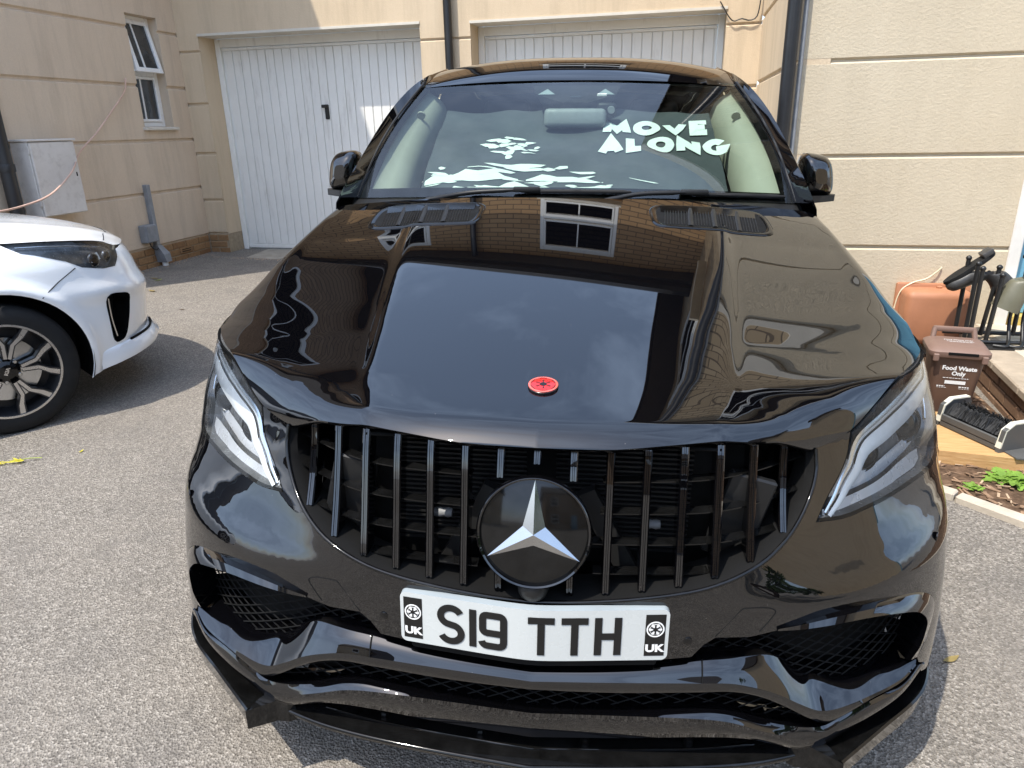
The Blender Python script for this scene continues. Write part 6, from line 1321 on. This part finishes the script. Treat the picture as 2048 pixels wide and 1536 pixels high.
    # boots hung sole-up on the rack: skin each as one lofted body
    def boot(name, rot, loc, mat, label, sc_=1.):
        t = empty(name, loc, label, 'boot', 'boots upturned on the rack'); t.rotation_euler = rot.to_euler(); rows = []
        # sections along the boot: shaft opening -> ankle -> toe; (centre, half width, half depth, axis angle)
        S = [((0, 0, .26), .058, .064, 0), ((0, 0, .20), .055, .060, 0), ((0, .0, .14), .047, .052, 4), ((0, -.012, .10), .046, .056, 22), ((0, -.045, .070), .045, .062, 50), ((0, -.085, .056), .046, .056, 72), ((0, -.13, .046), .050, .046, 85), ((0, -.175, .040), .048, .040, 92), ((0, -.21, .036), .038, .032, 95), ((0, -.228, .032), .012, .014, 95)]
        for c, w, d, a in S:
            rows.append([Vector((w * math.cos(q), c[1] + d * math.sin(q) * math.cos(R(a)), c[2] + d * math.sin(q) * math.sin(R(a)) )) * sc_ for q in [2 * math.pi * k / 24 for k in range(24)]])
        cols = [cr([r[i] for r in rows], 40) for i in range(24)]; b = MB().loft([[c[j] for c in cols] for j in range(40)], True); fixn(b.build('upper', mat, t, 80))
        def sole(z0, z1, k): return [Vector((k * .048 * math.cos(q) * (1 - .18 * math.exp(-((math.sin(q) + .0) / .3) ** 2)), -.085 + k * .145 * math.sin(q), z)) * sc_ for z in (z0,) for q in [2 * math.pi * i / 40 for i in range(40)]]
        b = MB().loft([sole(.016, 0, .96), sole(.006, 0, 1.0), sole(-.006, 0, .98)], True); b.f.append(tuple(range(40))); b.f.append(tuple(range(80, 120))); fixn(b.build('sole', 'rubber', t, 40))
        for k in range(9 if name != 'ankle_boot' else 0): MB().box(-.036 * sc_, .036 * sc_, (-.19 + k * .026) * sc_, (-.178 + k * .026) * sc_, -.018 * sc_, -.011 * sc_).build('tread', 'rubber', t)
        if name == 'ankle_boot':
            MB().bbox(-.040, .040, -.004, .058, -.034, -.004, .006, 2).build('heel', 'boot_black', t, 40)
            for q in (.24, .11): MB().lathe([(.0, 0), (.012, 0), (.012, .004), (.0, .004)], 12, Matrix.Translation((.048, -.01, q)), 'x').build('stud', 'rubber', t, 40)
    boot('ankle_boot', Matrix(((0, .78, .63), (1, 0, 0), (0, .63, -.78))), (1.985, 3.60, .645), 'boot_black', 'dark ankle boot hung upside down on the rack above the terracotta box', 1.06)
    boot('wellington_boot', Matrix(((0, -.937, -.35), (-1, 0, 0), (0, .35, -.937))), (2.20, 3.47, .665), 'boot_green', 'olive wellington boot upturned at the right edge of the boot rack', 1.18)
    # boot brush
    t = empty('boot_brush', (1.655, 2.36, gz(1.65, 2.36) + .0825), 'black-bristled boot brush scraper with cream ends on the timber board', 'boot brush', rz=R(-62))
    fixn(MB().bbox(-.155, .155, -.085, .085, .0, .030, .006).build('base', 'brush_grey', t))
    fixn(MB().bbox(-.150, .150, -.088, -.076, .028, .062, .004).build('side_wall', 'brush_grey', t)); fixn(MB().bbox(-.150, .150, .076, .088, .028, .062, .004).build('side_wall', 'brush_grey', t))
    for s in (1, -1):
        b = MB(); prof = [(-.09, .0), (.09, .0), (.09, .10), (.07, .128), (-.03, .128), (-.075, .10)]
        b.prism(prof, s * .156, s * .176, lambda y, z, x: (x, y, z)); e = fixn(b.build('end_panel', 'brush_grey', t)); b = MB(); b.prism([(-.088, .02), (-.073, .1005), (-.029, .130), (.07, .130), (.07, .124), (-.027, .124), (-.067, .097), (-.080, .02)], s * .150, s * .1765, lambda y, z, x: (x, y, z)); fixn(b.build('end_edge', 'brush_cream', e))
    MB().prism([(.177, -.06), (.25, -.075), (.275, -.03), (.275, .03), (.25, .06), (.177, .05)], .0, .006, lambda x, y, z: (x, y, z)).build('foot_flap', 'brush_grey', t)
    rnd = random.Random(9)
    for nm, cy, ang in (('side_bristles', -.055, -1), ('side_bristles', .055, 1), ('base_bristles', 0, 0)):
        b = MB()
        for k in range(260):
            x = rnd.uniform(-.14, .14); y = cy + rnd.uniform(-.012, .012) if ang else rnd.uniform(-.05, .05); L = rnd.uniform(.05, .065) if ang else rnd.uniform(.02, .03); dy = (-ang * .6 if ang else 0) + rnd.uniform(-.25, .25); dx = rnd.uniform(-.25, .25); z0 = .062 if ang else .03
            d = Vector((dx, dy, .8)).normalized() * L; b.tube([Vector((x, y, z0)), Vector((x, y, z0)) + d], [.0028, .0018], 4)
        b.build(nm, 'bristle', t)['kind'] = 'stuff'
right_things()

# ================================================================== litter on the drive
def litter():
    rnd = random.Random(21)
    x, y = -2.60, 1.25; t = empty('flower_sprig', (x, y, gz(x, y) + .004), 'fallen yellow flower sprig on the tarmac at the left edge', 'flower', rz=R(35))
    MB().tube(cr([(.0, 0, .006), (.05, .004, .010), (.11, -.002, .005)], 12), .0022, 5).build('stem', 'stem_green', t, 60)
    for k in range(26):
        u = rnd.uniform(-.06, .045); a = rnd.uniform(-1.1, 1.1); L = rnd.uniform(.018, .034); d = Vector((-math.cos(a), math.sin(a), rnd.uniform(.0, .5))).normalized(); sd = d.cross(Vector((0, 0, 1))).normalized(); p = Vector((u, rnd.uniform(-.012, .012), .006))
        MB().loft([[p + d * L * v - sd * .0035 * math.sin(math.pi * min(1, v + .1)), p + d * L * v + Vector((0, 0, .002)), p + d * L * v + sd * .0035 * math.sin(math.pi * min(1, v + .1))] for v in (0, .3, .6, .85, 1.)]).build('petal', 'flower_yellow', t, 180)
    for i, (x, y, m, sz_, lb) in enumerate(((-2.40, 1.42, 'flower_yellow', .016, 'small yellow petal on the tarmac right of the flower sprig'), (-4.72, 4.92, 'dry_leaf', .05, 'curled dry leaf in the shade by the left wall'), (-4.64, 4.86, 'stem_green', .045, 'greenish fallen leaf in the shade near the left wall'), (-4.37, 4.43, 'dry_leaf', .05, 'dry leaf on the sunny tarmac just outside the wall shade'), (-3.67, 3.89, 'soil', .03, 'tiny dark leaf on open tarmac behind the white car'), (1.06, .80, 'dry_leaf', .03, 'small tan leaf on the tarmac at the right of the black car'))):
        rows = []; an = rnd.uniform(0, 6.28)
        for k in range(7):
            u = k / 6; w = sz_ * .32 * math.sin(math.pi * min(1, u * .95 + .03)); c = Vector((sz_ * (u - .5) * 2, 0, .004 + .010 * (2 * u - 1) ** 2 * sz_ / .05)); rows.append([c + Vector((0, -w, .25 * w)), c, c + Vector((0, w, .25 * w))])
        o = MB().loft(rows, False, Matrix.Rotation(an, 4, 'Z')).build('fallen_leaf', m, None, 180); o.location = (x, y, gz(x, y)); tag(o, lb, 'leaf')
    # grit and debris along the foot of the walls
    b = MB()
    for k in range(260):
        if k % 2: y = rnd.uniform(4.6, 6.3); x = LX + .03 + abs(rnd.gauss(0, .06))
        else: x = rnd.uniform(-4.9, -3.4); y = GY - .30 - abs(rnd.gauss(0, .05))
        r = rnd.uniform(.003, .009); b.add([(x + r, y, gz(x, y)), (x, y + r, gz(x, y)), (x - r, y, gz(x, y)), (x, y - r, gz(x, y)), (x, y, gz(x, y) + r)], [(0, 1, 4), (1, 2, 4), (2, 3, 4), (3, 0, 4)])
    tag(b.build('grit', 'mulch_pale'), 'pale grit and leaf crumbs along the foot of the walls', 'grit', kind='stuff')
litter()

# ---- clipped shrub behind the photographer, mirrored in the right of the bumper
def shrub(x, y, r, h, n, label):
    t = empty('shrub', (x, y, gz(x, y)), label, 'shrub'); rnd = random.Random(int(abs(x * 31 + y * 7)))
    for k in range(5): MB().tube([(0, 0, 0), (rnd.uniform(-.2, .2) * r, rnd.uniform(-.2, .2) * r, h * .4), (rnd.uniform(-.6, .6) * r, rnd.uniform(-.6, .6) * r, h * .8)], [.03, .02, .008], 6).build('stem', 'bark', t, 60)
    b = MB()
    for k in range(n):
        a, el, q = rnd.uniform(0, 6.283), rnd.uniform(-.3, 1.5), rnd.uniform(.55, 1.) ** .5; c = Vector((r * q * math.cos(a) * math.cos(el), r * q * math.sin(a) * math.cos(el), h * .5 + h * .5 * q * math.sin(el) + .1 * math.sin(a * 3) * r)); L = rnd.uniform(.05, .10); d = Vector((rnd.gauss(0, 1), rnd.gauss(0, 1), rnd.gauss(0, 1))).normalized(); s_ = d.cross(Vector((rnd.gauss(0, 1), rnd.gauss(0, 1), rnd.gauss(0, 1)))).normalized()
        b.add([c - d * L, c + s_ * L * .4, c + d * L, c - s_ * L * .4], [(0, 1, 2, 3)])
    o = b.build('foliage', 'hedge_green', t); o['kind'] = 'stuff'
shrub(3.6, -2.2, .9, 1.5, 2600, 'green shrub mirrored in the right end of the bumper'); shrub(5.2, -4.2, 1.2, 2.2, 2600, 'larger green shrub mirrored beside the right headlight')
